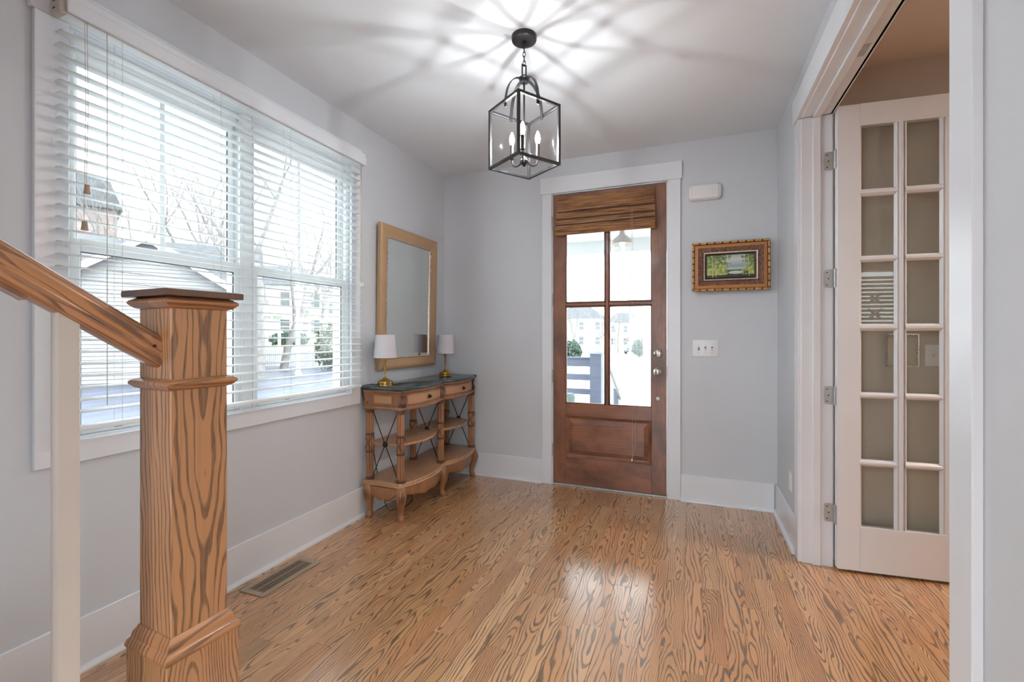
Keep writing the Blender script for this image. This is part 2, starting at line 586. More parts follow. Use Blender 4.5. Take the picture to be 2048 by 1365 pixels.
x = 2.116 - 26 * PW
rear = MB()
while x < 4.55:
    x0, x1 = max(x, 0.0), min(x + PW, 4.6)
    if x1 > 0.01:
        if x0 < W + 0.02:
            lay(x0, x1, -3.0, 0.1 if DX0 < (x0 + x1) / 2 < DX1 else 0.0)
            rear.box(x0 + .0004, x1 - .0004, REAR, -3.001, -0.018, 0.0)
        else:
            lay(x0, x1, -2.6, -0.66)
            rear.box(x0 + .0004, x1 - .0004, SY0, -2.601, -0.018, 0.0)
    x += PW
rear.box(4.6, SX1, SY0, -0.66, -0.018, 0)
stuff(rear.build('plank_run', M['floor_oak'], fl, smooth=0))

# ------------------------------------------------------------------ baseboards with shoe moulding
BH = 0.2


def shoe_poly(s):                       # quarter round profile in (offset, z)
    return [(0, 0)] + [(s * 0.019 * math.cos(a), 0.019 * math.sin(a)) for a in [i * math.pi / 10 for i in range(6)]]


def baseboard(name, axis, a, c, d, sgn, label):
    root = empty(name, (a, (c + d) / 2, 0) if axis == 'y' else ((c + d) / 2, a, 0), label, 'baseboard', kind='structure')
    b = MB()
    lo, hi = sorted((a, a + sgn * 0.014))
    if axis == 'y':
        b.rbox(lo, hi, c, d, 0, BH, 0.003)
    else:
        b.rbox(c, d, lo, hi, 0, BH, 0.003)
    b.build('board', M['trim'], root)
    b = MB()
    prof = [(a + sgn * 0.014 + u, z) for u, z in shoe_poly(sgn)]
    if axis == 'y':
        b.prism(prof, 'y', c, d)
    else:
        b.prism([(p[0], p[1]) for p in prof], 'x', c, d)
    b.build('shoe_moulding', M['trim'], root)


baseboard('baseboard_left', 'y', 0.0, REAR, 0.0, 1, 'white baseboard under the big window')
baseboard('baseboard_back_left', 'x', 0.0, 0.02, 0.965, -1, 'white baseboard between the console table and front door')
baseboard('baseboard_back_right', 'x', 0.0, 2.073, W - 0.02, -1, 'white baseboard below the triple light switch')
baseboard('baseboard_right', 'y', W, FY1 + 0.092, 0.0, -1, 'short white baseboard beside the french door casing')
baseboard('baseboard_right_near', 'y', W, REAR, FY0 - 0.115, -1, 'white baseboard on the wall nearest the viewer')

# ------------------------------------------------------------------ front door casing
t1 = empty('trim_1', (1.51, -0.01, 0), 'flat white casing around the wooden front door', 'door casing', kind='structure')
MB().rbox(0.965, DX0, -0.019, 0.0, 0, DZ1, 0.002).build('side_casing', M['trim'], t1)
MB().rbox(DX1, 2.073, -0.019, 0.0, 0, DZ1, 0.002).build('side_casing', M['trim'], t1)
MB().rbox(0.950, 2.084, -0.026, 0.0, DZ1, 2.597, 0.002).build('head_casing', M['trim'], t1)
b = MB()
b.box(DX0 - 0.009, DX0 + 0.007, -0.002, T, 0, DZ1 + .009).box(DX1 - 0.005, DX1 + 0.009, -0.002, T, 0, DZ1 + .009).box(DX0, DX1, -0.002, T, DZ1 - 0.007, DZ1 + .009)
b.build('jamb', M['trim'], t1)
MB().rbox(DX0 + 0.008, DX1 - 0.006, -0.012, T, 0.0, 0.013, 0.003).build('threshold', M['steel'], t1)

# ------------------------------------------------------------------ front door
X0, X1, Z0, Z1, YF, YB = 1.060, 1.970, 0.016, 2.449, 0.004, 0.048
d1 = empty('door_1', (1.515, 0.02, 0.016), 'brown wooden front door with four glass lites', 'door', kind='structure')
GX0, GX1 = 1.165, 1.859
MB().rbox(X0, GX0, YF, YB, Z0, Z1, 0.0015).build('stile', M['door_wood'], d1)
MB().rbox(GX1, X1, YF, YB, Z0, Z1, 0.0015).build('stile', M['door_wood'], d1)
MB().rbox(GX0, GX1, YF, YB, 2.33, Z1, 0.0015).build('top_rail', M['door_wood_h'], d1)
MB().rbox(GX0, GX1, YF, YB, 0.585, 0.692, 0.0015).build('lock_rail', M['door_wood_h'], d1)
MB().rbox(GX0, GX1, YF, YB, Z0, 0.24, 0.0015).build('bottom_rail', M['door_wood_h'], d1)


def bar(b, axis, c, w, d0, d1_, e0, e1, tip=0.3):
    """glazing bar with bevelled shoulders; axis z = vertical at x=c, axis x = horizontal at z=c"""
    ym = d0 + (d1_ - d0) * 0.35
    prof = [(c - w / 2 * tip, d0), (c + w / 2 * tip, d0), (c + w / 2, ym), (c + w / 2, d1_), (c - w / 2, d1_), (c - w / 2, ym)]
    if axis == 'z':
        b.prism(prof, 'z', e0, e1)
    else:
        b.add([(e0, p[1], p[0]) for p in prof] + [(e1, p[1], p[0]) for p in prof],
              [tuple(range(6))[::-1], tuple(range(6, 12))] + [(i, (i + 1) % 6, 6 + (i + 1) % 6, 6 + i) for i in range(6)])


b = MB()
bar(b, 'z', 1.511, 0.034, YF + 0.003, YB - 0.003, 0.692, 2.33, 0.6)
b.build('muntin', M['door_wood'], d1)
b = MB()
bar(b, 'x', 1.518, 0.034, YF + 0.003, YB - 0.003, GX0, 1.494, 0.6)
b.build('muntin', M['door_wood_h'], d1)
b = MB()
bar(b, 'x', 1.518, 0.034, YF + 0.003, YB - 0.003, 1.528, GX1, 0.6)
b.build('muntin', M['door_wood_h'], d1)
for xa, xb in ((GX0, 1.494), (1.528, GX1)):
    for za, zb in ((0.692, 1.501), (1.535, 2.33)):
        MB().box(xa, xb, 0.026, 0.030, za, zb).build('pane', M['doorglass'], d1)
        g = MB()
        for (p, q, r_, s_) in ((xa, xa + 0.008, za, zb), (xb - 0.008, xb, za, zb), (xa, xb, za, za + 0.008), (xa, xb, zb - 0.008, zb)):
            g.box(p, q, 0.012, 0.026, r_, s_)
        g.build('glazing_bead', M['door_wood'], d1)


def frame4(b, x0, x1, z0, z1, w, ya, yb, w2=None):
    """mitred rectangular frame from depth ya (outer edge) to yb (inner edge), in the x-z plane"""
    o = [(x0, z0), (x1, z0), (x1, z1), (x0, z1)]
    i = [(x0 + w, z0 + w), (x1 - w, z0 + w), (x1 - w, z1 - w), (x0 + w, z1 - w)]
    for k in range(4):
        j = (k + 1) % 4
        q = [(o[k][0], ya, o[k][1]), (o[j][0], ya, o[j][1]), (i[j][0], yb, i[j][1]), (i[k][0], yb, i[k][1])]
        bk = max(ya, yb) + 0.006
        q2 = [(p[0], bk, p[2]) for p in q]
        b.add(q + q2, [(0, 1, 2, 3), (7, 6, 5, 4), (0, 4, 5, 1), (2, 6, 7, 3), (1, 5, 6, 2), (3, 7, 4, 0)])


p = MB()
frame4(p, GX0, GX1, 0.24, 0.585, 0.014, 0.000, 0.014)
frame4(p, GX0 + 0.014, GX1 - 0.014, 0.254, 0.571, 0.010, 0.016, 0.022)
pm = p.build('panel_moulding', M['door_wood_h'], d1)
p = MB()
frame4(p, GX0 + 0.024, GX1 - 0.024, 0.264, 0.561, 0.035, 0.022, 0.010)
p.box(GX0 + 0.059, GX1 - 0.059, 0.010, 0.03, 0.299, 0.526)
p.build('raised_panel', M['door_wood_h'], d1)
for z in (2.21, 1.56, 0.91, 0.287):
    hg = MB().tube([(1.056, -0.003, z - 0.05), (1.056, -0.003, z + 0.05)], 0.0065, 10).build('hinge', M['steel'], d1)
    MB().lathe([(0.0, 0.05), (0.0075, 0.05), (0.006, 0.058), (0.0, 0.06)], (1.056, -0.003, z), 10).build('hinge_tip', M['steel'], hg)
kb = MB().lathe([(0.0, 0.0), (0.031, 0.0), (0.031, -0.006), (0.026, -0.010), (0.012, -0.013), (0.011, -0.026), (0.018, -0.034), (0.027, -0.044), (0.029, -0.054), (0.025, -0.063), (0.012, -0.068), (0.0, -0.069)],
                (1.906, YF, 0.979), 28, 'y').build('knob', M['nickel'], d1)
db = MB().lathe([(0.0, 0.0), (0.033, 0.0), (0.033, -0.008), (0.030, -0.014), (0.022, -0.017), (0.0, -0.018)], (1.906, YF, 1.119), 28, 'y').build('deadbolt', M['nickel'], d1)
MB().rbox(1.8995, 1.9125, YF - 0.036, YF - 0.015, 1.096, 1.142, 0.004, 2).build('thumb_turn', M['nickel'], db)
MB().lathe([(0.0, 0.0), (0.014, 0.0), (0.014, -0.004), (0.010, -0.008), (0.0, -0.009)], (1.906, YF, 0.766), 20, 'y').build('latch_button', M['plastic'], d1)
MB().rbox(1.9695, 1.9735, -0.004, 0.02, 0.94, 1.02, 0.001).build('strike_plate', M['steel'], d1)

# ------------------------------------------------------------------ french door opening
t2 = empty('trim_2', (W + 0.03, -1.55, 0), 'white casing and jambs of the french door opening', 'door casing', kind='structure')
CW = 0.092
for k, (ya, yb) in enumerate(((FY1, FY1 + CW), (FY0 - 0.11, FY0 - 0.018))):
    MB().rbox(W - 0.02, W, ya + (0.006 if k == 0 else 0), yb, 0, FZ1, 0.002).build('side_casing', M['trim'], t2)
MB().rbox(W - 0.028, W, FY0 - 0.125, FY1 + CW + 0.012, FZ1 + 0.004, 2.607, 0.002).build('head_casing', M['trim'], t2)
for ya, yb, s in ((FY1, FY1 + 0.02, 1), (FY0 - 0.02, FY0, -1)):
    b = MB()
    b.rbox(W - 0.004, W + T + 0.013, ya, yb, 0, FZ1, 0.002)
    b.build('jamb', M['trim'], t2)
MB().rbox(W - 0.004, W + T + 0.013, FY0, FY1, FZ1, FZ1 + 0.02, 0.002).build('head_jamb', M['trim'], t2)
MB().rbox(2.770, 2.808, FY1 - 0.013, FY1, 0, FZ1, 0.003).build('door_stop', M['trim'], t2)
MB().rbox(2.770, 2.808, FY0, FY0 + 0.013, 0, FZ1, 0.003).build('door_stop', M['trim'], t2)
MB().rbox(2.770, 2.808, FY0, FY1, FZ1 - 0.013, FZ1, 0.003).build('door_stop', M['trim'], t2)
for yc in (-1.74, -1.38):
    MB().rbox(2.812, 2.84, yc - 0.045, yc + 0.045, FZ1 - 0.002, FZ1 + 0.001, 0.0008).build('strike_plate', M['steel'], t2)
for ya, yb in ((FY1, FY1 + CW), (FY0 - CW, FY0)):
    MB().rbox(W + T, W + T + 0.018, ya + 0.002, yb, 0, FZ1, 0.002).build('study_casing', M['trim'], t2)
MB().rbox(W + T, W + T + 0.018, FY0 - CW, FY1 + CW, FZ1, 2.6, 0.002).build('study_head_casing', M['trim'], t2)

# ------------------------------------------------------------------ french door leaf (swung into the study)
PIN = Vector((2.874, -0.776, 0))
d2 = empty('door_2', PIN, 'open white french door with three columns of panes', 'door', kind='structure')
ang = math.radians(5.8)
DM = Matrix.Translation(PIN) @ Matrix.Rotation(ang, 4, 'Z')     # local: x along the leaf, -y towards the viewer
LF, LB, LW, LZ0, LZ1 = -0.042, -0.006, 0.79, 0.016, 2.487


def leaf():
    b = MB()
    b.m = DM
    return b


leaf().rbox(-0.004, 0.100, LF, LB, LZ0, LZ1, 0.002).build('stile', M['trim'], d2)
leaf().rbox(LW - 0.104, LW, LF, LB, LZ0, LZ1, 0.002).build('stile', M['trim'], d2)
leaf().rbox(0.100, LW - 0.104, LF, LB, 2.371, LZ1, 0.0005).build('top_rail', M['trim'], d2)
leaf().rbox(0.100, LW - 0.104, LF, LB, LZ0, 0.250, 0.0005).build('bottom_rail', M['trim'], d2)
rows = [(0.250, 0.572), (0.606, 0.930), (0.962, 1.287), (1.324, 1.650), (1.684, 1.999), (2.036, 2.371)]
cols = [(0.100, 0.266), (0.301, 0.461), (0.496, LW - 0.104)]
for (a0, a1), (c0, c1) in zip(cols[:-1], cols[1:]):
    b = leaf()
    bar(b, 'z', (a1 + c0) / 2, c0 - a1, LF + 0.001, LB - 0.001, 0.250, 2.371, 0.30)
    b.build('muntin', M['trim'], d2)
for (a0, a1), (c0, c1) in zip(rows[:-1], rows[1:]):
    for (p0, p1) in cols:
        b = leaf()
        bar(b, 'x', (a1 + c0) / 2, c0 - a1, LF + 0.001, LB - 0.001, p0, p1, 0.30)
        b.build('muntin', M['trim'], d2)
for (p0, p1) in cols:
    for (r0, r1) in rows:
        leaf().box(p0, p1, -0.026, -0.022, r0, r1).build('pane', M['glass'], d2)
bd = leaf()
for (p0, p1) in cols:
    for e, s in ((p0, 1), (p1, -1)):
        bd.prism([(e, LF + 0.002), (e + s * 0.011, LF + 0.016), (e, LF + 0.016)], 'z', 0.25, 2.371)
bd.build('sticking', M['trim'], d2)
for z in (2.213, 1.572, 0.936, 0.297):
    b = MB()
    b.tube([(PIN.x - 0.003, PIN.y - 0.012, z - 0.05), (PIN.x - 0.003, PIN.y - 0.012, z + 0.05)], 0.007, 10)
    hg = b.build('hinge', M['steel'], d2)
    # the leaf plate on the jamb, rounded corners
    pl = [(2.824 + 0.04, z - 0.05), (2.824 + 0.04, z + 0.05), (2.836, z + 0.05), (2.828, z + 0.047), (2.824, z + 0.04), (2.824, z - 0.04), (2.828, z - 0.047), (2.836, z - 0.05)]
    MB().prism(pl, 'y', FY1 - 0.0025, FY1 - 0.0002).build('hinge_plate', M['steel'], hg)
    lb = leaf()
    lb.box(-0.0065, -0.0042, -0.034, -0.006, z - 0.05, z + 0.05)
    lb.build('hinge_plate', M['steel'], hg)
    for dz in (-0.033, 0.0, 0.033):
        MB().lathe([(0.0, -0.0035), (0.0035, -0.003), (0.004, 0.0), (0.0, 0.0)], (2.838 + (0.006 if dz == 0 else 0), FY1 - 0.0005, z + dz), 8, 'y').build('screw', M['iron'], hg)

# ------------------------------------------------------------------ twin double-hung window in the left wall
w1 = empty('window_1', (0, -2.01, 0.87), 'large twin double-hung window behind white blinds', 'window', kind='structure')
MB().rbox(0, 0.02, -2.851, WY0, 0.79, 2.41, 0.002).build('side_casing', M['trim'], w1)
MB().rbox(0, 0.02, WY1, -1.178, 0.79, 2.41, 0.002).build('side_casing', M['trim'], w1)
MB().rbox(0, 0.02, WY0, WY1, 0.79, 0.872, 0.002).build('apron', M['trim'], w1)
MB().rbox(0, 0.028, -2.863, -1.170, 2.41, 2.543, 0.002).build('head_casing', M['trim'], w1)
b = MB()
b.box(-T, 0.0, WY0, WY0 + 0.012, WZ0, WZ1).box(-T, 0.0, WY1 - 0.012, WY1, WZ0, WZ1).box(-T, 0.0, WY0, WY1, WZ1 - 0.012, WZ1)
b.box(-T, 0.003, WY0, WY1, WZ0 - 0.004, WZ0 + 0.010)
b.build('jamb_liner', M['trim'], w1)
MB().rbox(-0.115, -0.005, -2.043, -1.987, WZ0 + 0.01, WZ1 - 0.012, 0.003).build('mullion', M['vinyl'], w1)


def sash(ya, yb, za, zb, xc, name, sw=0.045):
    b = MB()
    x0, x1 = xc - 0.015, xc + 0.015
    b.rbox(x0, x1, ya, ya + sw, za, zb, 0.003).rbox(x0, x1, yb - sw, yb, za, zb, 0.003)
    b.rbox(x0, x1, ya + sw, yb - sw, za, za + sw, 0.003).rbox(x0, x1, ya + sw, yb - sw, zb - sw - 0.02, zb, 0.003)
    s = b.build(name, M['vinyl'], w1)
    MB().box(xc - 0.002, xc + 0.002, ya + sw, yb - sw, za + sw, zb - sw - 0.02).build('pane', M['glass'], s)
    g = MB()
    e = 0.004
    for (p, q, r_, t_) in ((ya + sw, ya + sw + e, za + sw, zb - sw), (yb - sw - e, yb - sw, za + sw, zb - sw), (ya + sw, yb - sw, zb - sw - 0.02 - e, zb - sw - 0.02)):
        g.box(xc + 0.002, xc + 0.008, p, q, r_, t_)
    g.build('gasket', M['gasket'], s)
    return s


for ya, yb in ((WY0 + 0.012, -2.043), (-1.987, WY1 - 0.012)):
    b = MB()
    for y0_, y1_ in ((ya, ya + 0.006), (yb - 0.006, yb)):
        b.box(-0.115, -0.004, y0_, y1_, WZ0 + 0.01, WZ1 - 0.012)
    for s_, y0_ in ((1, ya + 0.006), (-1, yb - 0.006)):
        for xx in (-0.086, -0.048, -0.012):
            e0, e1 = sorted((y0_, y0_ + s_ * 0.007))
            b.box(xx - 0.003, xx + 0.003, e0, e1, WZ0 + 0.01, WZ1 - 0.012)
    b.build('side_track', M['vinyl'], w1)
    up = sash(ya + 0.007, yb - 0.011, 1.59, WZ1 - 0.05, -0.066, 'upper_sash', 0.033)
    MB().rbox(-0.115, -0.03, ya, yb, WZ1 - 0.055, WZ1 - 0.012, 0.002).build('head_stop', M['vinyl'], w1)
    yc = (ya + yb) / 2
    MB().rbox(-0.076, -0.056, yc - 0.011, yc + 0.011, 1.622, WZ1 - 0.082, 0.003).build('muntin', M['vinyl'], up)
    sash(ya + 0.007, yb - 0.007, WZ0 + 0.012, 1.636, -0.030, 'lower_sash', 0.031)

# ------------------------------------------------------------------ horizontal slat blind
BY0, BY1 = -2.800, -1.232
bl = empty('window_blind', (0.05, -2.016, 2.41), 'white faux-wood slat blind with valance over the window', 'window blind')
va = MB()
va.rbox(0.088, 0.100, BY0 + 0.005, -1.212, 2.412, 2.462, 0.002)
va.rbox(0.082, 0.094, BY0 + 0.005, -1.214, 2.462, 2.49, 0.002)
va.rbox(0.028, 0.09, -1.224, -1.212, 2.412, 2.47, 0.002)
va.build('valance', M['trim'], bl)
MB().rbox(0.026, 0.080, BY0 - 0.006, -1.236, 2.412, 2.452, 0.003).build('headrail', M['vinyl'], bl)
br = MB()
br.rbox(0.024, 0.086, BY0 - 0.012, BY0 + 0.012, 2.405, 2.47, 0.004)
bk = br.build('end_bracket', M['cord'], bl)
sb = MB()
for yy, zz in ((BY0 - 0.0125, 2.45), (BY0 - 0.0125, 2.425)):
    sb.rbox(0.045, 0.058, yy - 0.001, yy + 0.001, zz - 0.003, zz + 0.003, 0.0005)
sb.build('bracket_slot', M['gasket'], bk)
slat_me = None
PITCH = 0.0441
ZTOP = 2.350
for k in range(32):
    z = ZTOP - k * PITCH
    if z < 0.968:
        break
    if slat_me is None:
        b = MB()
        n = 6
        prof = []
        for i in range(n + 1):
            u = i / n
            prof.append((0.029 + 0.050 * u, 0.0032 * math.sin(math.pi * u) - 0.004 * (u - 0.5)))
        poly = [(p[0], p[1] + 0.0014) for p in prof] + [(p[0], p[1] - 0.0014) for p in prof[::-1]]
        b.prism(poly, 'y', BY0, BY1)
        o = b.build('slat', M['slat'], bl)
        o.location.z = z
        slat_me = o
    else:
        c = slat_me.copy()
        COL.objects.link(c)
        c.location.z = z
    zlast = z
MB().rbox(0.030, 0.080, BY0, BY1, 0.912, 0.930, 0.005, 2).build('bottom_rail', M['slat'], bl)
for yc in (-2.62, -2.22, -1.82, -1.42):
    b = MB()
    for xx in (0.0275, 0.0805):
        b.tube([(xx, yc, 2.41), (xx, yc, 0.93)], 0.0007, 4)
    b.build('ladder_cord', M['cord'], bl)
    MB().rbox(0.045, 0.065, yc - 0.012, yc + 0.012, 0.906, 0.912, 0.002).build('rail_plug', M['cord'], bl)
# tilt cords with wooden tassels at the near end, lift cord at the far end
for yc, zt in ((-2.735, 1.80), (-2.742, 1.665)):
    b = MB()
    b.tube([(0.088, yc, 2.42), (0.089, yc + 0.003, 2.1), (0.088, yc - 0.002, zt + 0.02)], 0.0011, 5)
    pc = b.build('tilt_cord', M['cord'], bl)
    MB().lathe([(0.0, 0.016), (0.0075, 0.016), (0.0085, 0.0), (0.011, -0.016), (0.0, -0.017)], (0.088, yc, zt), 12).build('tassel', M['tassel'], pc)
MB().tube([(0.091, -2.675, 2.41), (0.0915, -2.675, 1.0)], 0.0014, 6).build('tilt_wand', M['cord'], bl)
b = MB()
for k, dy in enumerate((-0.004, 0.0, 0.005)):
    b.tube([(0.091, -1.256 + dy, 2.41), (0.092, -1.257 + dy, 2.0), (0.091, -1.259 + dy * 0.6, 1.66), (0.092, -1.258 + dy * 3, 1.615)], 0.0016, 5)
lc = b.build('lift_cord', M['cord'], bl)
for dy, dz in ((-0.014, 1.61), (0.0, 1.602), (0.016, 1.607)):
    MB().lathe([(0.0, 0.012), (0.004, 0.010), (0.0075, -0.008), (0.006, -0.013), (0.0, -0.014)], (0.092, -1.258 + dy, dz), 10).build('tassel', M['vinyl'], lc)

# ------------------------------------------------------------------ wall mirror
TILT = Matrix.Translation((0.004, -0.603, 1.0)) @ Matrix.Rotation(math.radians(1.1), 4, 'Y')
mr = empty('wall_mirror', (0.02, -0.603, 1.0), 'tall mirror in a pale gold wood frame above the console', 'mirror')


def mbox():
    b = MB()
    b.m = TILT
    return b


FWd, MH, MW = 0.095, 1.09, 0.392


def rail_piece(kind):
    """mitred mirror frame member with a sloping moulded face"""
    b = mbox()
    prof = [(0.0, 0.0), (0.0, 0.026), (0.008, 0.032), (0.030, 0.033), (0.070, 0.024), (0.083, 0.020), (0.083, 0.0)]
    n = len(prof)
    if kind in ('top', 'bottom'):
        rows = []
        for s in (-1, 1):
            rows.append([(h, s * (MW - w), (MH - w) if kind == 'top' else w) for w, h in prof])
    else:
        s = -1 if kind == 'near' else 1
        rows = []
        for e in (0, 1):
            rows.append([(h, s * (MW - w), (MH - w) if e else w) for w, h in prof])
    b.add(rows[0] + rows[1], [tuple(range(n))[::-1], tuple(range(n, 2 * n))] + [(i, (i + 1) % n, n + (i + 1) % n, n + i) for i in range(n)])
    return b.build('frame_rail', M['gold'], mr)


for kd in ('top', 'bottom', 'near', 'far'):
    rail_piece(kd)
b = mbox()
iw, iz0, iz1 = MW - 0.083, 0.083, MH - 0.083
e = 0.012
b.rbox(0.0, 0.019, -iw, -iw + e, iz0, iz1, 0.002).rbox(0.0, 0.019, iw - e, iw, iz0, iz1, 0.002)
b.rbox(0.0, 0.019, -iw + e, iw - e, iz0, iz0 + e, 0.002).rbox(0.0, 0.019, -iw + e, iw - e, iz1 - e, iz1, 0.002)
b.build('inner_fillet', M['bead'], mr)
bead = mbox()
nb = 58
for s in (-1, 1):
    for k in range(nb):
        zc = iz0 + 0.012 + (iz1 - iz0 - 0.024) * k / (nb - 1)
        bead.lathe([(0.0, -0.0065), (0.0045, -0.0045), (0.0065, 0.0), (0.0045, 0.0045), (0.0, 0.0065)], (0.021, s * (iw - 0.006), zc), 6)
for k in range(40):
    yc = -iw + 0.012 + (2 * iw - 0.024) * k / 39
    for zc in (iz0 + 0.006, iz1 - 0.006):
        bead.lathe([(0.0, -0.0065), (0.0045, -0.0045), (0.0065, 0.0), (0.0045, 0.0045), (0.0, 0.0065)], (0.021, yc, zc), 6)
stuff(bead.build('bead_trim', M['bead'], mr, smooth=60))
b = mbox()
b.box(0.004, 0.010, -iw + 0.01, iw - 0.01, iz0 + 0.01, iz1 - 0.01)
b.build('mirror_glass', M['mirror'], mr, smooth=0)

# ------------------------------------------------------------------ console table
TX0, TY0, TY1, TTOP = 0.022, -1.175, -0.028, 0.908
YC = [-1.13, -0.601, -0.072]              # column lines along the wall
XB, XF = 0.062, 0.318


def bow_outline(xb, xf, y0, y1, bulge, endin=0.0, n=12, corner=0.02):
    """back edge straight, front edge two bows meeting at the middle"""
    pts = [(xb, y1), (xb, y0)]
    ym = (y0 + y1) / 2
    pts += [(xb + (xf - xb) * 0.35, y0 + endin), (xb + (xf - xb) * 0.7, y0 + endin * 0.6), (xf - corner, y0 - 0.002), (xf, y0 + corner * 0.6)]
    for a, c in ((y0 + corner * 2.2, ym - 0.018), (ym + 0.018, y1 - corner * 2.2)):
        for i in range(n + 1):
            u = i / n
            pts.append((xf - 0.004 + bulge * math.sin(math.pi * u) ** 0.8 if 0 < u < 1 else xf - 0.004, a + (c - a) * u))
    pts += [(xf, y1 - corner * 0.6), (xf - corner, y1 + 0.002), (xb + (xf - xb) * 0.7, y1 - endin * 0.6), (xb + (xf - xb) * 0.35, y1 - endin)]
    return pts


def scaled(poly, d):
    """offset an outline inwards by d (simple, about edge normals)"""
    n = len(poly)
    out = []
    area = sum(poly[i][0] * poly[(i + 1) % n][1] - poly[(i + 1) % n][0] * poly[i][1] for i in range(n))
    sg = 1 if area > 0 else -1
    for i in range(n):
        a, p, c = Vector(poly[i - 1]), Vector(poly[i]), Vector(poly[(i + 1) % n])
        e1, e2 = (p - a).normalized(), (c - p).normalized()
        nn = Vector((-(e1.y + e2.y), e1.x + e2.x)) * sg
        nn = nn.normalized() if nn.length > 1e-6 else Vector((-e1.y, e1.x)) * sg
        out.append((p.x + nn.x * d, p.y + nn.y * d))
    return out


def slab(b, poly, levels):
    """stacked outline rings: levels = [(inset, z)...]"""
    n = len(poly)
    rings = [scaled(poly, i) for i, z in levels]
    vs = [(p[0], p[1], z) for rg, (i, z) in zip(rings, levels) for p in rg]
    fs = [tuple(range(n))[::-1], tuple(range((len(levels) - 1) * n, len(levels) * n))]
    for k in range(len(levels) - 1):
        fs += [(k * n + i, k * n + (i + 1) % n, (k + 1) * n + (i + 1) % n, (k + 1) * n + i) for i in range(n)]
    b.add(vs, fs)


m = NT('green_marble')
v = m.obj()
nz = m.noise(v, 9.0, 6, 0.65, 1.5)
m.put(m.b.inputs['Base Color'], m.ramp(nz, [(0.32, srgb(34, 48, 50)), (0.5, srgb(58, 74, 80)), (0.62, srgb(46, 64, 64)), (0.74, srgb(108, 124, 128))]))
m.b.inputs['Roughness'].default_value = 0.12
M['marble'] = m.mat
m = NT('basket_weave_wood')
v = m.obj()
wv = m.n('ShaderNodeTexWave', wave_type='BANDS', bands_direction='DIAGONAL')
m.put(wv.inputs['Vector'], v)
wv.inputs['Scale'].default_value = 60
wv.inputs['Distortion'].default_value = 3
m.put(m.b.inputs['Base Color'], m.mix(m.math('MULTIPLY', wv.outputs['Fac'], 0.6), srgb(196, 146, 102), srgb(146, 102, 68)))
m.b.inputs['Roughness'].default_value = 0.4
m.bump(wv.outputs['Fac'], 0.2, 0.002)
M['weave'] = m.mat

ct = empty('console_table', (0.19, -0.6, 0), 'carved brown console table with green marble top', 'console table')
top_poly = bow_outline(TX0, 0.352, TY0, TY1, 0.045, 0.012)
b = MB()
slab(b, top_poly, [(0.010, TTOP - 0.024), (0.0, TTOP - 0.019), (-0.003, TTOP - 0.010), (0.0, TTOP - 0.003), (0.006, TTOP)])
b.build('marble_top', M['marble'], ct, smooth=50)
case_poly = scaled(top_poly, 0.022)
b = MB()
slab(b, case_poly, [(-0.010, TTOP - 0.0245), (-0.010, TTOP - 0.032), (-0.002, TTOP - 0.042), (0.0, TTOP - 0.046), (0.0, 0.775), (-0.006, 0.770), (-0.010, 0.762), (-0.008, 0.752), (0.0, 0.748)][::-1])
b.build('frieze', M['console'], ct)


def front_x(y, inset):
    """x of the bowed front at a given y, for the outline at this inset"""
    P = scaled(top_poly, inset)
    best = 0
    for i in range(len(P)):
        a, c = P[i], P[(i + 1) % len(P)]
        if min(a[1], c[1]) <= y <= max(a[1], c[1]) and abs(a[1] - c[1]) > 1e-6:
            best = max(best, a[0] + (c[0] - a[0]) * (y - a[1]) / (c[1] - a[1]))
    return best


def bow_panel(b, ya, yb, za, zb, inset, th, n=12):
    vs = []
    for i in range(n + 1):
        y = ya + (yb - ya) * i / n
        xf = front_x(y, inset)
        vs += [(xf - 0.01, y, za), (xf + th, y, za), (xf + th, y, zb), (xf - 0.01, y, zb)]
    fs = [(0, 1, 2, 3), (4 * n + 3, 4 * n + 2, 4 * n + 1, 4 * n)]
    for i in range(n):
        for k in range(4):
            fs.append((4 * i + k, 4 * i + (k + 1) % 4, 4 * (i + 1) + (k + 1) % 4, 4 * (i + 1) + k))
    b.add(vs, fs)


for ya, yb in ((-1.098, -0.633), (-0.569, -0.104)):
    b = MB()
    bow_panel(b, ya, yb, 0.784, 0.856, 0.022, 0.004)
    dr = b.build('drawer', M['console'], ct)
    b = MB()
    bow_panel(b, ya + 0.012, yb - 0.012, 0.794, 0.846, 0.022, 0.006)
    b.build('woven_panel', M['weave'], dr)
    g = MB()
    for (p0, p1, q0, q1) in ((ya - 0.003, yb + 0.003, 0.779, 0.784), (ya - 0.003, yb + 0.003, 0.856, 0.861)):
        bow_panel(g, p0, p1, q0, q1, 0.022, 0.0012)
    g.build('dark_line', M['carve'], dr)
    ym = (ya + yb) / 2
    kx = front_x(ym, 0.022) + 0.006
    kn = MB().lathe([(0.0, 0.0), (0.016, 0.0), (0.017, 0.003), (0.010, 0.005), (0.006, 0.010), (0.009, 0.015), (0.008, 0.020), (0.0, 0.022)], (kx, ym, 0.82), 14, 'x').build('drawer_knob', M['iron'], dr)
# end panels with woven insets
for yy, s in ((TY0 + 0.030, -1), (TY1 - 0.030, 1)):
    e0, e1 = sorted((yy, yy + s * 0.006))
    MB().rbox(0.105, 0.272, e0, e1, 0.784, 0.856, 0.002).build('end_panel', M['console'], ct)
    e0, e1 = sorted((yy, yy + s * 0.009))
    MB().rbox(0.117, 0.260, e0, e1, 0.794, 0.846, 0.002).build('woven_panel', M['weave'], ct)


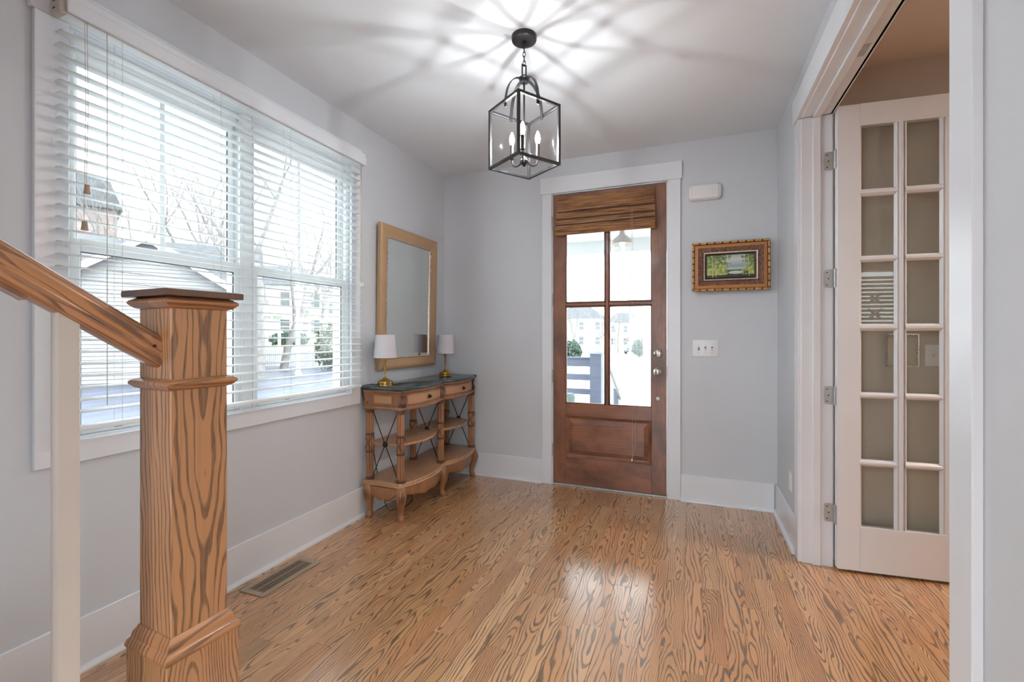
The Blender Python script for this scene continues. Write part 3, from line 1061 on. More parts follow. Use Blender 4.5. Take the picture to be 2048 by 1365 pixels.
def acanthus(cx_, cy_, dx, dy):
    """carved leaf block on the frieze above a column: scrolled profile with ribs"""
    b = MB()
    prof = [(0.016, 0.005), (0.023, 0.014), (0.025, 0.03), (0.018, 0.048), (0.011, 0.064), (0.013, 0.078), (0.021, 0.086), (0.019, 0.094)]
    tx, ty = -dy, dx
    for k in range(5):
        o = (k - 2) * 0.0105
        sc = 1 - 0.12 * abs(k - 2)
        pts = [(cx_ + dx * p * sc + tx * o * (1 - 0.4 * z / 0.1), cy_ + dy * p * sc + ty * o * (1 - 0.4 * z / 0.1), 0.770 + z) for p, z in prof]
        b.tube(pts, [0.0075] * len(pts), 6)
    return b.build('carved_leaf', M['carve'], ct)


acanthus(0.322, -1.128, 0.75, -0.66)
acanthus(0.322, -0.074, 0.75, 0.66)
acanthus(0.316, -0.601, 1, 0)
acanthus(0.055, -1.126, 0.25, -0.97)
acanthus(0.055, -0.076, 0.25, 0.97)


def column(cx_, cy_):
    b = MB()
    z0, z1 = 0.262, 0.75
    nr = 7
    for k in range(nr):
        a = 2 * math.pi * k / nr + 0.2
        b.tube([(cx_ + 0.0175 * math.cos(a), cy_ + 0.0175 * math.sin(a), z) for z in (z0 + 0.012, z1 - 0.012)], 0.0084, 8)
    cl = b.build('column', M['console'], ct, smooth=60)
    MB().tube([(cx_, cy_, z0), (cx_, cy_, z1)], 0.0195, 12).build('column_core', M['carve'], cl, smooth=60)
    MB().lathe([(0.0, 0.0), (0.031, 0.0), (0.032, 0.008), (0.028, 0.011), (0.030, 0.016), (0.026, 0.022), (0.0, 0.022)], (cx_, cy_, z0), 20).build('column_base', M['carve'], cl)
    MB().lathe([(0.0, 0.0), (0.026, 0.0), (0.030, 0.006), (0.028, 0.011), (0.033, 0.018), (0.033, 0.024), (0.0, 0.024)], (cx_, cy_, z1 - 0.024), 20).build('column_cap', M['carve'], cl)
    rb = MB()
    for z in (0.452, 0.572):
        rb.ring((cx_, cy_, z), 0.0265, 0.004, 18, 6)
        rb.ring((cx_, cy_, z + 0.008), 0.0265, 0.003, 18, 6)
    for s in (0, math.pi):
        for dr_ in (1, -1):
            pts = [(cx_ + 0.0275 * math.cos(s + dr_ * math.pi * u), cy_ + 0.0275 * math.sin(s + dr_ * math.pi * u), 0.456 + 0.116 * u) for u in [i / 10 for i in range(11)]]
            rb.tube(pts, 0.0032, 5)
    rb.build('ribbon', M['carve'], cl)


for yy in YC:
    column(XB, yy)
    column(XF, yy)
    # crossed iron rods between back and front column, with a rosette
    b = MB()
    b.tube([(XB + 0.026, yy, 0.735), (XF - 0.026, yy, 0.285)], 0.0036, 6)
    b.tube([(XB + 0.026, yy, 0.285), (XF - 0.026, yy, 0.735)], 0.0036, 6)
    cr = b.build('cross_brace', M['iron'], ct)
    rs = MB()
    for s in (-1, 1):
        rs.lathe([(0.0, 0.0), (0.020, 0.0), (0.021, s * 0.003), (0.013, s * 0.006), (0.010, s * 0.011), (0.0, s * 0.013)], ((XB + XF) / 2, yy, 0.51), 14, 'y')
    rs.build('rosette', M['iron'], cr)
for ya, yb in ((YC[0], YC[1]), (YC[1], YC[2])):
    pts = [(0.045, yb - 0.012), (0.045, ya + 0.012), (0.19, ya + 0.008), (0.296, ya + 0.03)]
    for i in range(1, 14):
        u = i / 14
        pts.append((0.296 + 0.066 * math.sin(math.pi * u) ** 0.9, ya + 0.03 + (yb - ya - 0.06) * u))
    pts += [(0.296, yb - 0.03), (0.19, yb - 0.008)]
    b = MB()
    slab(b, pts, [(0.004, 0.497), (0.0, 0.500), (0.0, 0.512), (0.004, 0.515)])
    b.build('shelf', M['console_h'], ct)
base_poly = bow_outline(0.026, 0.352, TY0 + 0.004, TY1 - 0.004, 0.052, 0.012)
b = MB()
slab(b, base_poly, [(0.010, 0.222), (0.004, 0.226), (0.0, 0.236), (0.006, 0.244), (0.004, 0.250), (0.008, 0.262)])
b.build('lower_shelf', M['console_h'], ct)


def apron_strip(pts, depths, name='apron'):
    """curved skirt below the shelf: pts = (x, y) path, depths = bottom heights"""
    vs, fs = [], []
    n = len(pts)
    for i, ((px, py), zb) in enumerate(zip(pts, depths)):
        a, c = Vector(pts[max(i - 1, 0)]), Vector(pts[min(i + 1, n - 1)])
        d = (c - a).normalized()
        nx, ny = d.y, -d.x
        sw = 0.010
        vs += [(px, py, zb), (px + nx * sw, py + ny * sw, zb + 0.012), (px + nx * 0.004, py + ny * 0.004, 0.2225), (px - nx * 0.014, py - ny * 0.014, 0.2225), (px - nx * 0.014, py - ny * 0.014, zb)]
    m_ = 5
    for i in range(n - 1):
        for k in range(m_):
            fs.append((i * m_ + k, i * m_ + (k + 1) % m_, (i + 1) * m_ + (k + 1) % m_, (i + 1) * m_ + k))
    fs += [tuple(range(m_))[::-1], tuple(range((n - 1) * m_, n * m_))]
    MB().add(vs, fs).build(name, M['console'], ct, smooth=50)


def scallop(u):
    return 0.190 - 0.058 * math.sin(math.pi * u) ** 0.75 + 0.010 * math.exp(-((u - 0.5) / 0.05) ** 2) - 0.004 * math.sin(6 * math.pi * u)


for ya, yb in ((-1.115, -0.618), (-0.584, -0.087)):
    pp, dd = [], []
    for i in range(19):
        u = i / 18
        y = ya + (yb - ya) * u
        pp.append((0.330 + 0.048 * math.sin(math.pi * u) ** 0.8, y))
        dd.append(scallop(u))
    apron_strip(pp, dd)
for yy, s in ((TY0 + 0.016, 1), (TY1 - 0.016, -1)):
    pp = [(0.065 + 0.25 * i / 12, yy) for i in range(13)]
    if s < 0:
        pp = pp[::-1]
    apron_strip(pp, [scallop(i / 12) for i in range(13)])


def cabriole(cx_, cy_, dx, dy, s=1.0):
    path = [(0.000, 0.226, 0.034), (0.014, 0.205, 0.039), (0.026, 0.175, 0.038), (0.022, 0.140, 0.032), (0.010, 0.100, 0.025), (0.000, 0.060, 0.020), (0.004, 0.032, 0.021), (0.014, 0.016, 0.023), (0.020, 0.005, 0.017), (0.020, 0.0, 0.012)]
    pts = [(cx_ + dx * o * s, cy_ + dy * o * s, z) for o, z, r in path]
    lg = MB().tube(pts, [r for o, z, r in path], 12, up=(dx, dy, 0.01)).build('leg', M['console'], ct, smooth=60)
    b = MB()
    for k in (-1, 0, 1):
        tx, ty = -dy * k * 0.011, dx * k * 0.011
        b.tube([(cx_ + dx * (o * s + r * (0.93 - 0.12 * abs(k))) + tx * (r / 0.03), cy_ + dy * (o * s + r * (0.93 - 0.12 * abs(k))) + ty * (r / 0.03), z) for o, z, r in path[1:5]], [0.005, 0.006, 0.005, 0.002], 6)
    b.build('carved_knee', M['carve'], lg, smooth=60)


cabriole(0.318, -1.132, 0.7, -0.7, 0.9)
cabriole(0.325, -0.601, 1, 0, 0.9)
cabriole(0.318, -0.070, 0.7, 0.7, 0.9)
cabriole(0.064, -1.135, 0.15, -0.98, 0.55)
cabriole(0.060, -0.601, 0.98, 0.0, 0.1)
cabriole(0.064, -0.067, 0.15, 0.98, 0.55)

# ------------------------------------------------------------------ table lamps
lamp = empty('table_lamp', (0.135, -1.058, TTOP), 'small brass lamp with white shade, on console beside window', 'table lamp', 'brass lamps on the console')
lx, ly = 0.135, -1.058
MB().lathe([(0.0, 0.0), (0.052, 0.0), (0.053, 0.004), (0.052, 0.008), (0.053, 0.010), (0.052, 0.028), (0.046, 0.034), (0.026, 0.043), (0.012, 0.052), (0.008, 0.060), (0.0, 0.060)], (lx, ly, TTOP), 32).build('base', M['brass'], lamp, smooth=40)
MB().lathe([(0.0, 0.058), (0.0062, 0.058), (0.0055, 0.165), (0.009, 0.170), (0.0125, 0.178), (0.0125, 0.182), (0.007, 0.188), (0.007, 0.215), (0.0, 0.216)], (lx, ly, TTOP), 20).build('stem', M['brass'], lamp, smooth=40)
z0, z1 = 1.104, 1.265
b = MB()
n = 40
vs, fs = [], []
for r, z in ((0.079, z0), (0.067, z1), (0.0655, z1), (0.0775, z0)):
    vs += [(lx + r * math.cos(2 * math.pi * k / n), ly + r * math.sin(2 * math.pi * k / n), z) for k in range(n)]
for q in range(4):
    fs += [(q * n + k, q * n + (k + 1) % n, ((q + 1) % 4) * n + (k + 1) % n, ((q + 1) % 4) * n + k) for k in range(n)]
b.add(vs, fs)
b.build('shade', M['shade'], lamp, smooth=40)
b = MB()
for k in range(3):
    a = 2 * math.pi * k / 3 + 0.3
    b.tube([(lx, ly, TTOP + 0.2), (lx + 0.076 * math.cos(a), ly + 0.076 * math.sin(a), z0 + 0.02)], 0.0012, 5)
b.build('shade_spider', M['brass'], lamp)
lamp2 = copy_tree(lamp)
lamp2.location = (0.150, -0.239, TTOP)
lamp2['label'] = 'small brass lamp with white shade, on console near corner'
# flexes
c1 = MB()
c1.tube([(0.10, -1.095, TTOP + 0.006), (0.075, -1.120, TTOP + 0.012), (0.05, -1.150, TTOP + 0.008), (0.022, -1.160, TTOP + 0.004), (0.012, -1.150, 0.86), (0.012, -1.06, 0.6), (0.013, -1.03, 0.42), (0.014, -1.0, 0.3), (0.016, -0.98, 0.215), (0.05, -0.98, 0.12),
         (0.10, -1.0, 0.03), (0.14, -1.02, 0.006), (0.20, -0.92, 0.006), (0.19, -0.8, 0.008), (0.13, -0.72, 0.006), (0.06, -0.66, 0.10), (0.022, -0.64, 0.22)], 0.003, 6)
tag(c1.build('lamp_cord', M['black']), 'black lamp cord hanging behind the console, looping on the floor', 'cord')
o = MB().rbox(0.0, 0.006, -0.665, -0.595, 0.28, 0.395, 0.002)
op = o.build('wall_outlet', M['plastic'])
tag(op, 'white outlet low on the wall behind the console', 'outlet')
for zc in (0.315, 0.36):
    MB().rbox(0.0055, 0.0075, -0.647, -0.613, zc - 0.014, zc + 0.014, 0.003, 2).build('socket', M['plastic'], op)

# ------------------------------------------------------------------ newel post, handrail, baluster
TH = math.radians(-3.9)
NM = Matrix.Translation((1.0208, -2.986, 0)) @ Matrix.Rotation(TH, 4, 'Z')
nw = bpy.data.objects.new('newel_post', None)
nw.matrix_world = NM
COL.objects.link(nw)
MATRIX[nw] = Matrix()
tag(nw, 'square oak newel post with flat pyramid cap', 'newel post')


def nbuild(b, name, mat, parent=None, **k):
    """parts of the newel are modelled in its own axes"""
    o = b.build(name, mat, None, **k)
    o.parent = parent or nw
    return o


def sq_rings(levels):
    """square section moulding: levels = [(half width, z)...]"""
    b = MB()
    vs = []
    for w, z in levels:
        vs += [(-w, -w, z), (w, -w, z), (w, w, z), (-w, w, z)]
    n = len(levels)
    fs = [(3, 2, 1, 0), tuple(range(4 * n - 4, 4 * n))]
    for i in range(n - 1):
        fs += [(4 * i + k, 4 * i + (k + 1) % 4, 4 * i + 4 + (k + 1) % 4, 4 * i + 4 + k) for k in range(4)]
    b.add(vs, fs)
    return b


nbuild(MB().rbox(-0.081, 0.081, -0.081, 0.081, 0.0, 0.545, 0.0015), 'plinth', M['post_oak'])
nbuild(sq_rings([(0.078, 0.543), (0.0825, 0.546), (0.0835, 0.552), (0.080, 0.562), (0.0745, 0.568), (0.0735, 0.574), (0.0715, 0.580), (0.067, 0.588), (0.064, 0.594)]), 'base_moulding', M['rail_oak'], smooth=25)
nbuild(MB().rbox(-0.0625, 0.0625, -0.0625, 0.0625, 0.54, 1.345, 0.0015), 'shaft', M['post_oak'])
nbuild(sq_rings([(0.0625, 1.141), (0.070, 1.144), (0.0745, 1.149), (0.0785, 1.153), (0.079, 1.157), (0.0765, 1.161), (0.069, 1.164), (0.0625, 1.167)]), 'neck_moulding', M['rail_oak'], smooth=25)
nbuild(sq_rings([(0.0625, 1.325), (0.070, 1.328), (0.0755, 1.333), (0.0800, 1.338), (0.0805, 1.342), (0.077, 1.346), (0.071, 1.349), (0.066, 1.352)]), 'cap_moulding', M['rail_oak'], smooth=25)
nbuild(sq_rings([(0.086, 1.352), (0.0875, 1.3535), (0.0875, 1.3655), (0.086, 1.367), (0.020, 1.378), (0.0, 1.378)]), 'cap', M['cap_wood'], smooth=25)

# handrail: profile in (across, up), extruded along its own local -Y and pitched
SL = math.atan(0.688)
hr = bpy.data.objects.new('handrail', None)
hr.matrix_world = NM @ Matrix.Translation((0, -0.0625, 1.232)) @ Matrix.Rotation(-SL, 4, 'X')
COL.objects.link(hr)
tag(hr, 'moulded oak handrail sloping up from the newel post', 'handrail')
prof = [(-0.016, -0.033), (0.016, -0.033), (0.026, -0.028), (0.028, -0.020), (0.024, -0.014), (0.0235, -0.008), (0.029, -0.002), (0.031, 0.008), (0.029, 0.017), (0.022, 0.025), (0.010, 0.030), (0.0, 0.031),
        (-0.010, 0.030), (-0.022, 0.025), (-0.029, 0.017), (-0.031, 0.008), (-0.029, -0.002), (-0.0235, -0.008), (-0.024, -0.014), (-0.028, -0.020), (-0.026, -0.028)]
b = MB()
n = len(prof)
L = 1.7
tn = math.tan(SL)
b.add([(p[0], -L, p[1]) for p in prof] + [(p[0], -p[1] * tn + 0.004, p[1]) for p in prof],
      [tuple(range(n))[::-1], tuple(range(n, 2 * n))] + [(i, (i + 1) % n, n + (i + 1) % n, n + i) for i in range(n)])
o = b.build('rail', M['rail_oak'], smooth=40)
o.parent = hr
b = MB()
b.box(-0.014, 0.014, -L, -0.232, -0.041, -0.033)
o = b.build('fillet_strip', M['rail_oak'])
o.parent = hr
b = MB()
b.lathe([(0.0, 0.0285), (0.0035, 0.0285), (0.0035, 0.0315), (0.0, 0.0315)], (0, -0.018, 0.0), 10, 'x')
o = b.build('screw_hole', M['dark'])
o.parent = hr
o.location = (0.0, 0, -0.001)

for k, s in enumerate((0.216, 0.345, 0.474)):
    bb = bpy.data.objects.new('baluster', None)
    bb.matrix_world = NM @ Matrix.Translation((0, -s, 0))
    COL.objects.link(bb)
    zt = 1.232 - 0.038 + (s - 0.0625) * 0.688
    q = MB()
    w = 0.016
    zb = (0.19, 0.19, 0.38)[k]
    vs = [(-w, -w, zb), (w, -w, zb), (w, w, zb), (-w, w, zb), (-w, -w, zt + w * 0.688), (w, -w, zt + w * 0.688), (w, w, zt - w * 0.688), (-w, w, zt - w * 0.688)]
    q.add(vs, [(0, 3, 2, 1), (4, 5, 6, 7), (0, 1, 5, 4), (1, 2, 6, 5), (2, 3, 7, 6), (3, 0, 4, 7)])
    o = q.build('spindle', M['shaded_spindle'])
    o.parent = bb
    tag(bb, 'square white baluster under the handrail, beside newel post' if k == 0 else ('white baluster second up the stair' if k == 1 else 'white baluster third up the stair'), 'baluster', 'stair balusters')
st = empty('stair_flight', (0.55, -3.3, 0), 'oak stair treads with white risers climbing behind the newel', 'stair', kind='structure')
for k in range(5):
    ya = -3.10 - 0.255 * k
    MB().rbox(0.03, 1.06, ya - 0.275, ya + 0.02, 0.165 + 0.19 * k, 0.19 + 0.19 * k, 0.006, 2).build('tread', M['console_h'], st)
    MB().box(0.03, 1.03, ya - 0.02, ya, 0.0 + 0.19 * k, 0.165 + 0.19 * k).build('riser', M['trim'], st)

# ------------------------------------------------------------------ lantern pendant
LA = Vector((1.3792, -1.5997, 0))
ln = empty('lantern_pendant', (LA.x, LA.y, H), 'black square lantern with three lit candle bulbs on a chain', 'pendant light')
LM = Matrix.Translation(LA) @ Matrix.Rotation(math.radians(11.5 + 45), 4, 'Z')
HS, LT, LBt = 0.1216, 2.392, 2.094


def lant():
    b = MB()
    b.m = LM
    return b


MB().lathe([(0.0, H - 0.026), (0.052, H - 0.026), (0.060, H - 0.022), (0.062, H - 0.016), (0.062, H), (0.0, H)], (LA.x, LA.y, 0), 40).build('canopy', M['lantern'], ln, smooth=40)
b = MB()
b.lathe([(0.0, H - 0.045), (0.006, H - 0.045), (0.010, H - 0.034), (0.008, H - 0.026), (0.0, H - 0.026)], (LA.x, LA.y, 0), 14)
b.ring((LA.x, LA.y, H - 0.052), 0.0075, 0.002, 14, 6, 'y')
b.build('canopy_loop', M['lantern'], ln)
zc = H - 0.066
for k in range(4):
    b = MB()
    b.ring((LA.x, LA.y, zc), 0.0070, 0.0017, 14, 6, 'x' if k % 2 == 0 else 'y', 1.9)
    b.build('chain_link', M['lantern'], ln)
    zc -= 0.0225
b = lant()
zk, hh = 2.572, 0.029
for s in (-1, 1):
    b.rbox(s * 0.0115 - 0.003, s * 0.0115 + 0.003, -0.003, 0.003, zk - hh, zk + hh, 0.001)
for s in (-1, 1):
    b.rbox(-0.0145, 0.0145, -0.003, 0.003, zk + s * hh - 0.003, zk + s * hh + 0.003, 0.001)
b.build('square_link', M['lantern'], ln)
MB().lathe([(0.0, 2.515), (0.022, 2.515), (0.024, 2.520), (0.023, 2.530), (0.027, 2.533), (0.027, 2.537), (0.016, 2.543), (0.008, 2.552), (0.0, 2.554)], (LA.x, LA.y, 0), 24).build('hub', M['lantern'], ln, smooth=40)
BW = 0.0065
for sx in (-1, 1):
    for sy in (-1, 1):
        lant().rbox(sx * HS - BW, sx * HS + BW, sy * HS - BW, sy * HS + BW, LBt, LT, 0.001).build('corner_bar', M['lantern'], ln)
for z in (LT - BW, LBt + BW):
    for s in (-1, 1):
        lant().rbox(-HS + BW, HS - BW, s * HS - BW, s * HS + BW, z - BW, z + BW, 0.001).build('frame_bar', M['lantern'], ln)
        lant().rbox(s * HS - BW, s * HS + BW, -HS + BW, HS - BW, z - BW, z + BW, 0.001).build('frame_bar', M['lantern'], ln)
for k in range(4):
    b = lant()
    ca, sa = math.cos(k * math.pi / 2), math.sin(k * math.pi / 2)
    pts = []
    for i in range(15):
        a = math.pi / 2 * i / 14
        rr = 0.014 + (HS - 0.010 - 0.014) * math.sin(a) ** 0.9
        zz = LT - 0.030 + (2.530 - LT + 0.030) * math.cos(a) ** 0.85 if i < 14 else LT - 0.030
        pts.append((rr, zz))
    pts.append((HS - 0.010, LT - 0.030))
    vs, fs = [], []
    w = 0.0085
    for i, (rr, zz) in enumerate(pts):
        a, c = Vector(pts[max(i - 1, 0)]), Vector(pts[min(i + 1, len(pts) - 1)])
        d = (c - a).normalized()
        nx, nz_ = -d.y * 0.0016, d.x * 0.0016
        for o_, t_ in ((w, 1), (-w, 1), (-w, -1), (w, -1)):
            r2 = rr + nx * t_
            vs.append((r2 * ca - o_ * sa, r2 * sa + o_ * ca, zz + nz_ * t_))
    for i in range(len(pts) - 1):
        fs += [(4 * i + q, 4 * i + (q + 1) % 4, 4 * i + 4 + (q + 1) % 4, 4 * i + 4 + q) for q in range(4)]
    fs += [(3, 2, 1, 0), tuple(range(4 * len(pts) - 4, 4 * len(pts)))]
    b.add(vs, fs)
    b.build('arch_strap', M['lantern'], ln, smooth=30)
    g = lant()
    if k % 2 == 0:
        g.box(ca * HS - 0.0015, ca * HS + 0.0015, -HS + BW, HS - BW, LBt + 2 * BW, LT - 2 * BW)
    else:
        g.box(-HS + BW, HS - BW, sa * HS - 0.0015, sa * HS + 0.0015, LBt + 2 * BW, LT - 2 * BW)
    g.build('pane', M['lanternglass'], ln, smooth=0)
MB().tube([(LA.x, LA.y, 2.52), (LA.x, LA.y, 2.125)], 0.005, 10).build('centre_rod', M['lantern'], ln)
MB().lathe([(0.0, 2.098), (0.006, 2.100), (0.010, 2.108), (0.020, 2.112), (0.022, 2.122), (0.018, 2.132), (0.010, 2.137), (0.006, 2.15), (0.0, 2.15)], (LA.x, LA.y, 0), 20).build('cluster_body', M['lantern'], ln, smooth=40)
m = NT('lit_bulb_glass')
_tr, _em, _ad = m.n('ShaderNodeBsdfTransparent'), m.n('ShaderNodeEmission'), m.n('ShaderNodeAddShader')
_em.inputs[0].default_value = (1.0, 0.97, 0.94, 1)
_em.inputs[1].default_value = 7.0
m.t.links.new(_tr.outputs[0], _ad.inputs[0])
m.t.links.new(_em.outputs[0], _ad.inputs[1])
m.t.links.new(_ad.outputs[0], m.out.inputs[0])
M['bulb'] = m.mat
M['filament'] = emit('hot_filament', (0.95, 0.975, 1.0, 1), 1900.0)
for a in (-75.4, 44.6, 164.6):
    a = math.radians(a)
    ca, sa = math.cos(a), math.sin(a)
    R = 0.075
    arm = MB()
    arm.tube([(LA.x + ca * r, LA.y + sa * r, z) for r, z in ((0.014, 2.122), (0.030, 2.112), (0.050, 2.108), (0.066, 2.116), (0.074, 2.132), (R, 2.152))], 0.0035, 8)
    ar = arm.build('arm', M['lantern'], ln, smooth=60)
    MB().lathe([(0.0, 2.150), (0.011, 2.152), (0.012, 2.157), (0.0095, 2.160), (0.0095, 2.222), (0.0, 2.222)], (LA.x + ca * R, LA.y + sa * R, 0), 16).build('candle_sleeve', M['lantern'], ar, smooth=40)
    MB().lathe([(0.0, 2.2225), (0.007, 2.2225), (0.0105, 2.232), (0.0135, 2.246), (0.0125, 2.260), (0.0085, 2.274), (0.004, 2.285), (0.0, 2.290)], (LA.x + ca * R, LA.y + sa * R, 0), 16).build('bulb', M['bulb'], ar, smooth=60)
    MB().lathe([(0.0, 2.236), (0.004, 2.238), (0.004, 2.264), (0.0, 2.266)], (LA.x + ca * R, LA.y + sa * R, 0), 10).build('filament', M['filament'], ar, smooth=60)

# ------------------------------------------------------------------ woven bamboo shade on the front door
m = NT('woven_bamboo')
x, y, z = m.xyz(m.obj())
r1 = m.noise(m.vec(m.math('MULTIPLY', x, 4.0), 0.0, m.math('MULTIPLY', z, 119.0)), 1.0, 2.0)
r2 = m.noise(m.vec(m.math('MULTIPLY', x, 7.0), 3.0, m.math('MULTIPLY', z, 70.0)), 1.0, 2.0)
c = m.ramp(r1, [(0.30, srgb(92, 60, 44)), (0.46, srgb(164, 116, 80)), (0.70, srgb(212, 166, 122))])
c = m.mix(m.ramp(r2, [(0.60, (0,) * 3), (0.72, (1,) * 3)]), c, srgb(96, 66, 52))
m.put(m.b.inputs['Base Color'], c)
m.b.inputs['Roughness'].default_value = 0.55
M['bamboo'] = m.mat
M['fold_shadow_tone'] = plain('painted_fold_shadow', srgb(62, 42, 32), 0.6)  # dark tone for the shadow painted under each bamboo fold
bs = empty('bamboo_shade', (1.495, -0.03, 2.405), 'woven bamboo shade drawn up at the top of the front door', 'window shade')
SXa, SXb = 1.112, 1.886


def reeds(path, name, xa=SXa, xb=SXb):
    """panel of thin horizontal reeds following a (y, z) path"""
    b = MB()
    pts = [Vector(p) for p in path]
    d = 0.0
    out = []
    step = 0.0084
    for a, c in zip(pts[:-1], pts[1:]):
        seg = (c - a).length
        while d < seg:
            out.append(a + (c - a) * (d / seg))
            d += step
        d -= seg
    for i, p in enumerate(out):
        j = (i % 3 - 1) * 0.0006
        b.add([(xa, p.x + j + 0.0036 * math.cos(q), p.y + 0.0036 * math.sin(q)) for q in (0.0, 1.57, 3.14, 4.71)] + [(xb, p.x + j + 0.0036 * math.cos(q), p.y + 0.0036 * math.sin(q)) for q in (0.0, 1.57, 3.14, 4.71)],
              [(0, 1, 5, 4), (1, 2, 6, 5), (2, 3, 7, 6), (3, 0, 4, 7), (3, 2, 1, 0), (4, 5, 6, 7)])
    o = b.build(name, M['bamboo'], bs, smooth=0)
    return stuff(o)


MB().rbox(SXa + 0.005, SXb - 0.005, -0.022, 0.003, 2.36, 2.40, 0.002).build('head_board', M['door_wood_h'], bs)
MB().box(SXa + 0.004, SXb - 0.004, -0.0215, -0.0195, 2.12, 2.40).build('light_block_sheet', M['bamboo'], bs, smooth=0)  # sheet added behind the reeds to stop daylight leaking through the gaps
reeds([(-0.034, 2.408), (-0.060, 2.285)], 'valance_flap')
reeds([(-0.042, 2.296), (-0.068, 2.226)], 'fold', SXa - 0.010, SXb + 0.002)
reeds([(-0.050, 2.238), (-0.076, 2.176)], 'fold', SXa - 0.014, SXb + 0.004)
reeds([(-0.058, 2.188), (-0.084, 2.126), (-0.074, 2.106), (-0.050, 2.099), (-0.036, 2.099)], 'fold', SXa - 0.016, SXb + 0.006)
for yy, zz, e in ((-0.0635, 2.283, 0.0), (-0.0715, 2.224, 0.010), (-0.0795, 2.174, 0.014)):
    MB().rbox(SXa - e, SXb + e * 0.3, yy - 0.001, yy + 0.004, zz - 0.0045, zz + 0.0035, 0.0008).build('fold_shadow', M['fold_shadow_tone'], bs)  # dark strips standing in for the shadow lines below the folds
b = MB()
for dx in (0.0, 0.012):
    b.tube([(1.712 + dx, -0.040, 2.31), (1.713 + dx, -0.094, 2.20), (1.713 + dx, -0.094, 2.10), (1.713 + dx, -0.045, 1.895)], 0.0012, 5)
b.build('lift_cord', M['cord'], bs)
b = MB()
b.tube([(1.716, -0.02, 0.735), (1.717, -0.016, 0.55), (1.716, -0.015, 0.40), (1.714, -0.016, 0.30), (1.712, -0.016, 0.282)], 0.0012, 5)
b.tube([(1.736, -0.004, 0.72), (1.740, -0.008, 0.55), (1.742, -0.012, 0.42), (1.726, -0.015, 0.33), (1.712, -0.016, 0.282)], 0.0012, 5)
b.tube([(1.712, -0.045, 1.895), (1.718, -0.02, 1.3), (1.716, -0.02, 0.735)], 0.0007, 4)
pc = b.build('pull_cord', M['cord'], bs)
MB().lathe([(0.0, 0.012), (0.004, 0.010), (0.006, 0.0), (0.004, -0.010), (0.0, -0.012)], (1.712, -0.017, 0.270), 10).build('pull_knob', M['nickel'], pc)

# ------------------------------------------------------------------ framed landscape
AX0, AX1, AZ0, AZ1 = 2.155, 2.671, 1.589, 1.951
ar = empty('framed_painting', ((AX0 + AX1) / 2, -0.02, AZ0), 'small landscape painting in a wide bamboo-edged wood frame', 'painting')
M['tan_frame'] = wood('tan_frame_wood', srgb(196, 134, 78), srgb(130, 80, 44), 'x', 90, 0.02, 0.4, 0.5, bumpy=0.03, vary=0.05)
m = NT('burl_frame_band')
nz = m.noise(m.obj(), 55.0, 5, 0.7, 1.2)
m.put(m.b.inputs['Base Color'], m.ramp(nz, [(0.3, srgb(62, 36, 30)), (0.5, srgb(110, 72, 52)), (0.66, srgb(150, 112, 78))]))
m.b.inputs['Roughness'].default_value = 0.5
m.bump(nz, 0.5, 0.004)
M['burl'] = m.mat
M['bamboo_cane'] = plain('yellow_bamboo_cane', srgb(196, 150, 86), 0.4, vary=0.3, scale=25)
M['cane_node'] = plain('burnt_cane_node', srgb(58, 38, 28), 0.5)
b = MB()
b.box(AX0 + 0.006, AX1 - 0.006, -0.018, 0.0, AZ0 + 0.006, AZ1 - 0.006)
b.build('backing', M['cane_node'], ar)
b = MB()
frame4(b, AX0 + 0.019, AX1 - 0.019, AZ0 + 0.019, AZ1 - 0.019, 0.022, -0.028, -0.034)
b.build('outer_band', M['tan_frame'], ar)
b = MB()
frame4(b, AX0 + 0.041, AX1 - 0.041, AZ0 + 0.041, AZ1 - 0.041, 0.040, -0.033, -0.024)
b.build('carved_band', M['burl'], ar)
IX0, IX1, IZ0, IZ1 = AX0 + 0.080, AX1 - 0.080, AZ0 + 0.078, AZ1 - 0.078
b = MB()
frame4(b, IX0, IX1, IZ0, IZ1, 0.008, -0.040, -0.038)
b.build('gilt_fillet', M['bead'], ar)
b = MB()
frame4(b, IX0 + 0.008, IX1 - 0.008, IZ0 + 0.008, IZ1 - 0.008, 0.014, -0.036, -0.026)
b.build('dark_liner', M['cane_node'], ar)
nodes = MB()
R_ = 0.0080
for zc_ in (AZ0 + 0.0075, AZ1 - 0.0075):
    n = 10
    L = (AX1 - AX0) / n
    for k in range(n):
        MB().tube([(AX0 + k * L + 0.005, -0.034, zc_), (AX0 + (k + 1) * L - 0.005, -0.034, zc_)], R_, 8).build('cane_segment', M['bamboo_cane'], ar, smooth=60)
        nodes.tube([(max(AX0 + k * L - 0.006, AX0), -0.034, zc_), (AX0 + k * L + 0.006, -0.034, zc_)], R_ * 0.86, 8)
for xc_ in (AX0 + 0.0075, AX1 - 0.0075):
    n = 7
    L = (AZ1 - AZ0 - 0.03) / n
    for k in range(n):
        z_ = AZ0 + 0.015 + k * L
        MB().tube([(xc_, -0.034, z_ + 0.005), (xc_, -0.034, z_ + L - 0.005)], R_, 8).build('cane_segment', M['bamboo_cane'], ar, smooth=60)
        nodes.tube([(xc_, -0.034, z_ - 0.006), (xc_, -0.034, z_ + 0.006)], R_ * 0.86, 8)
nodes.build('cane_nodes', M['cane_node'], ar)
CX0, CX1, CZ0, CZ1 = IX0 + 0.022, IX1 - 0.022, IZ0 + 0.022, IZ1 - 0.022
m = NT('painted_landscape')
x, y, z = m.xyz(m.obj())
u = m.math('DIVIDE', m.math('SUBTRACT', x, CX0), CX1 - CX0)
w = m.math('DIVIDE', m.math('SUBTRACT', z, CZ0), CZ1 - CZ0)
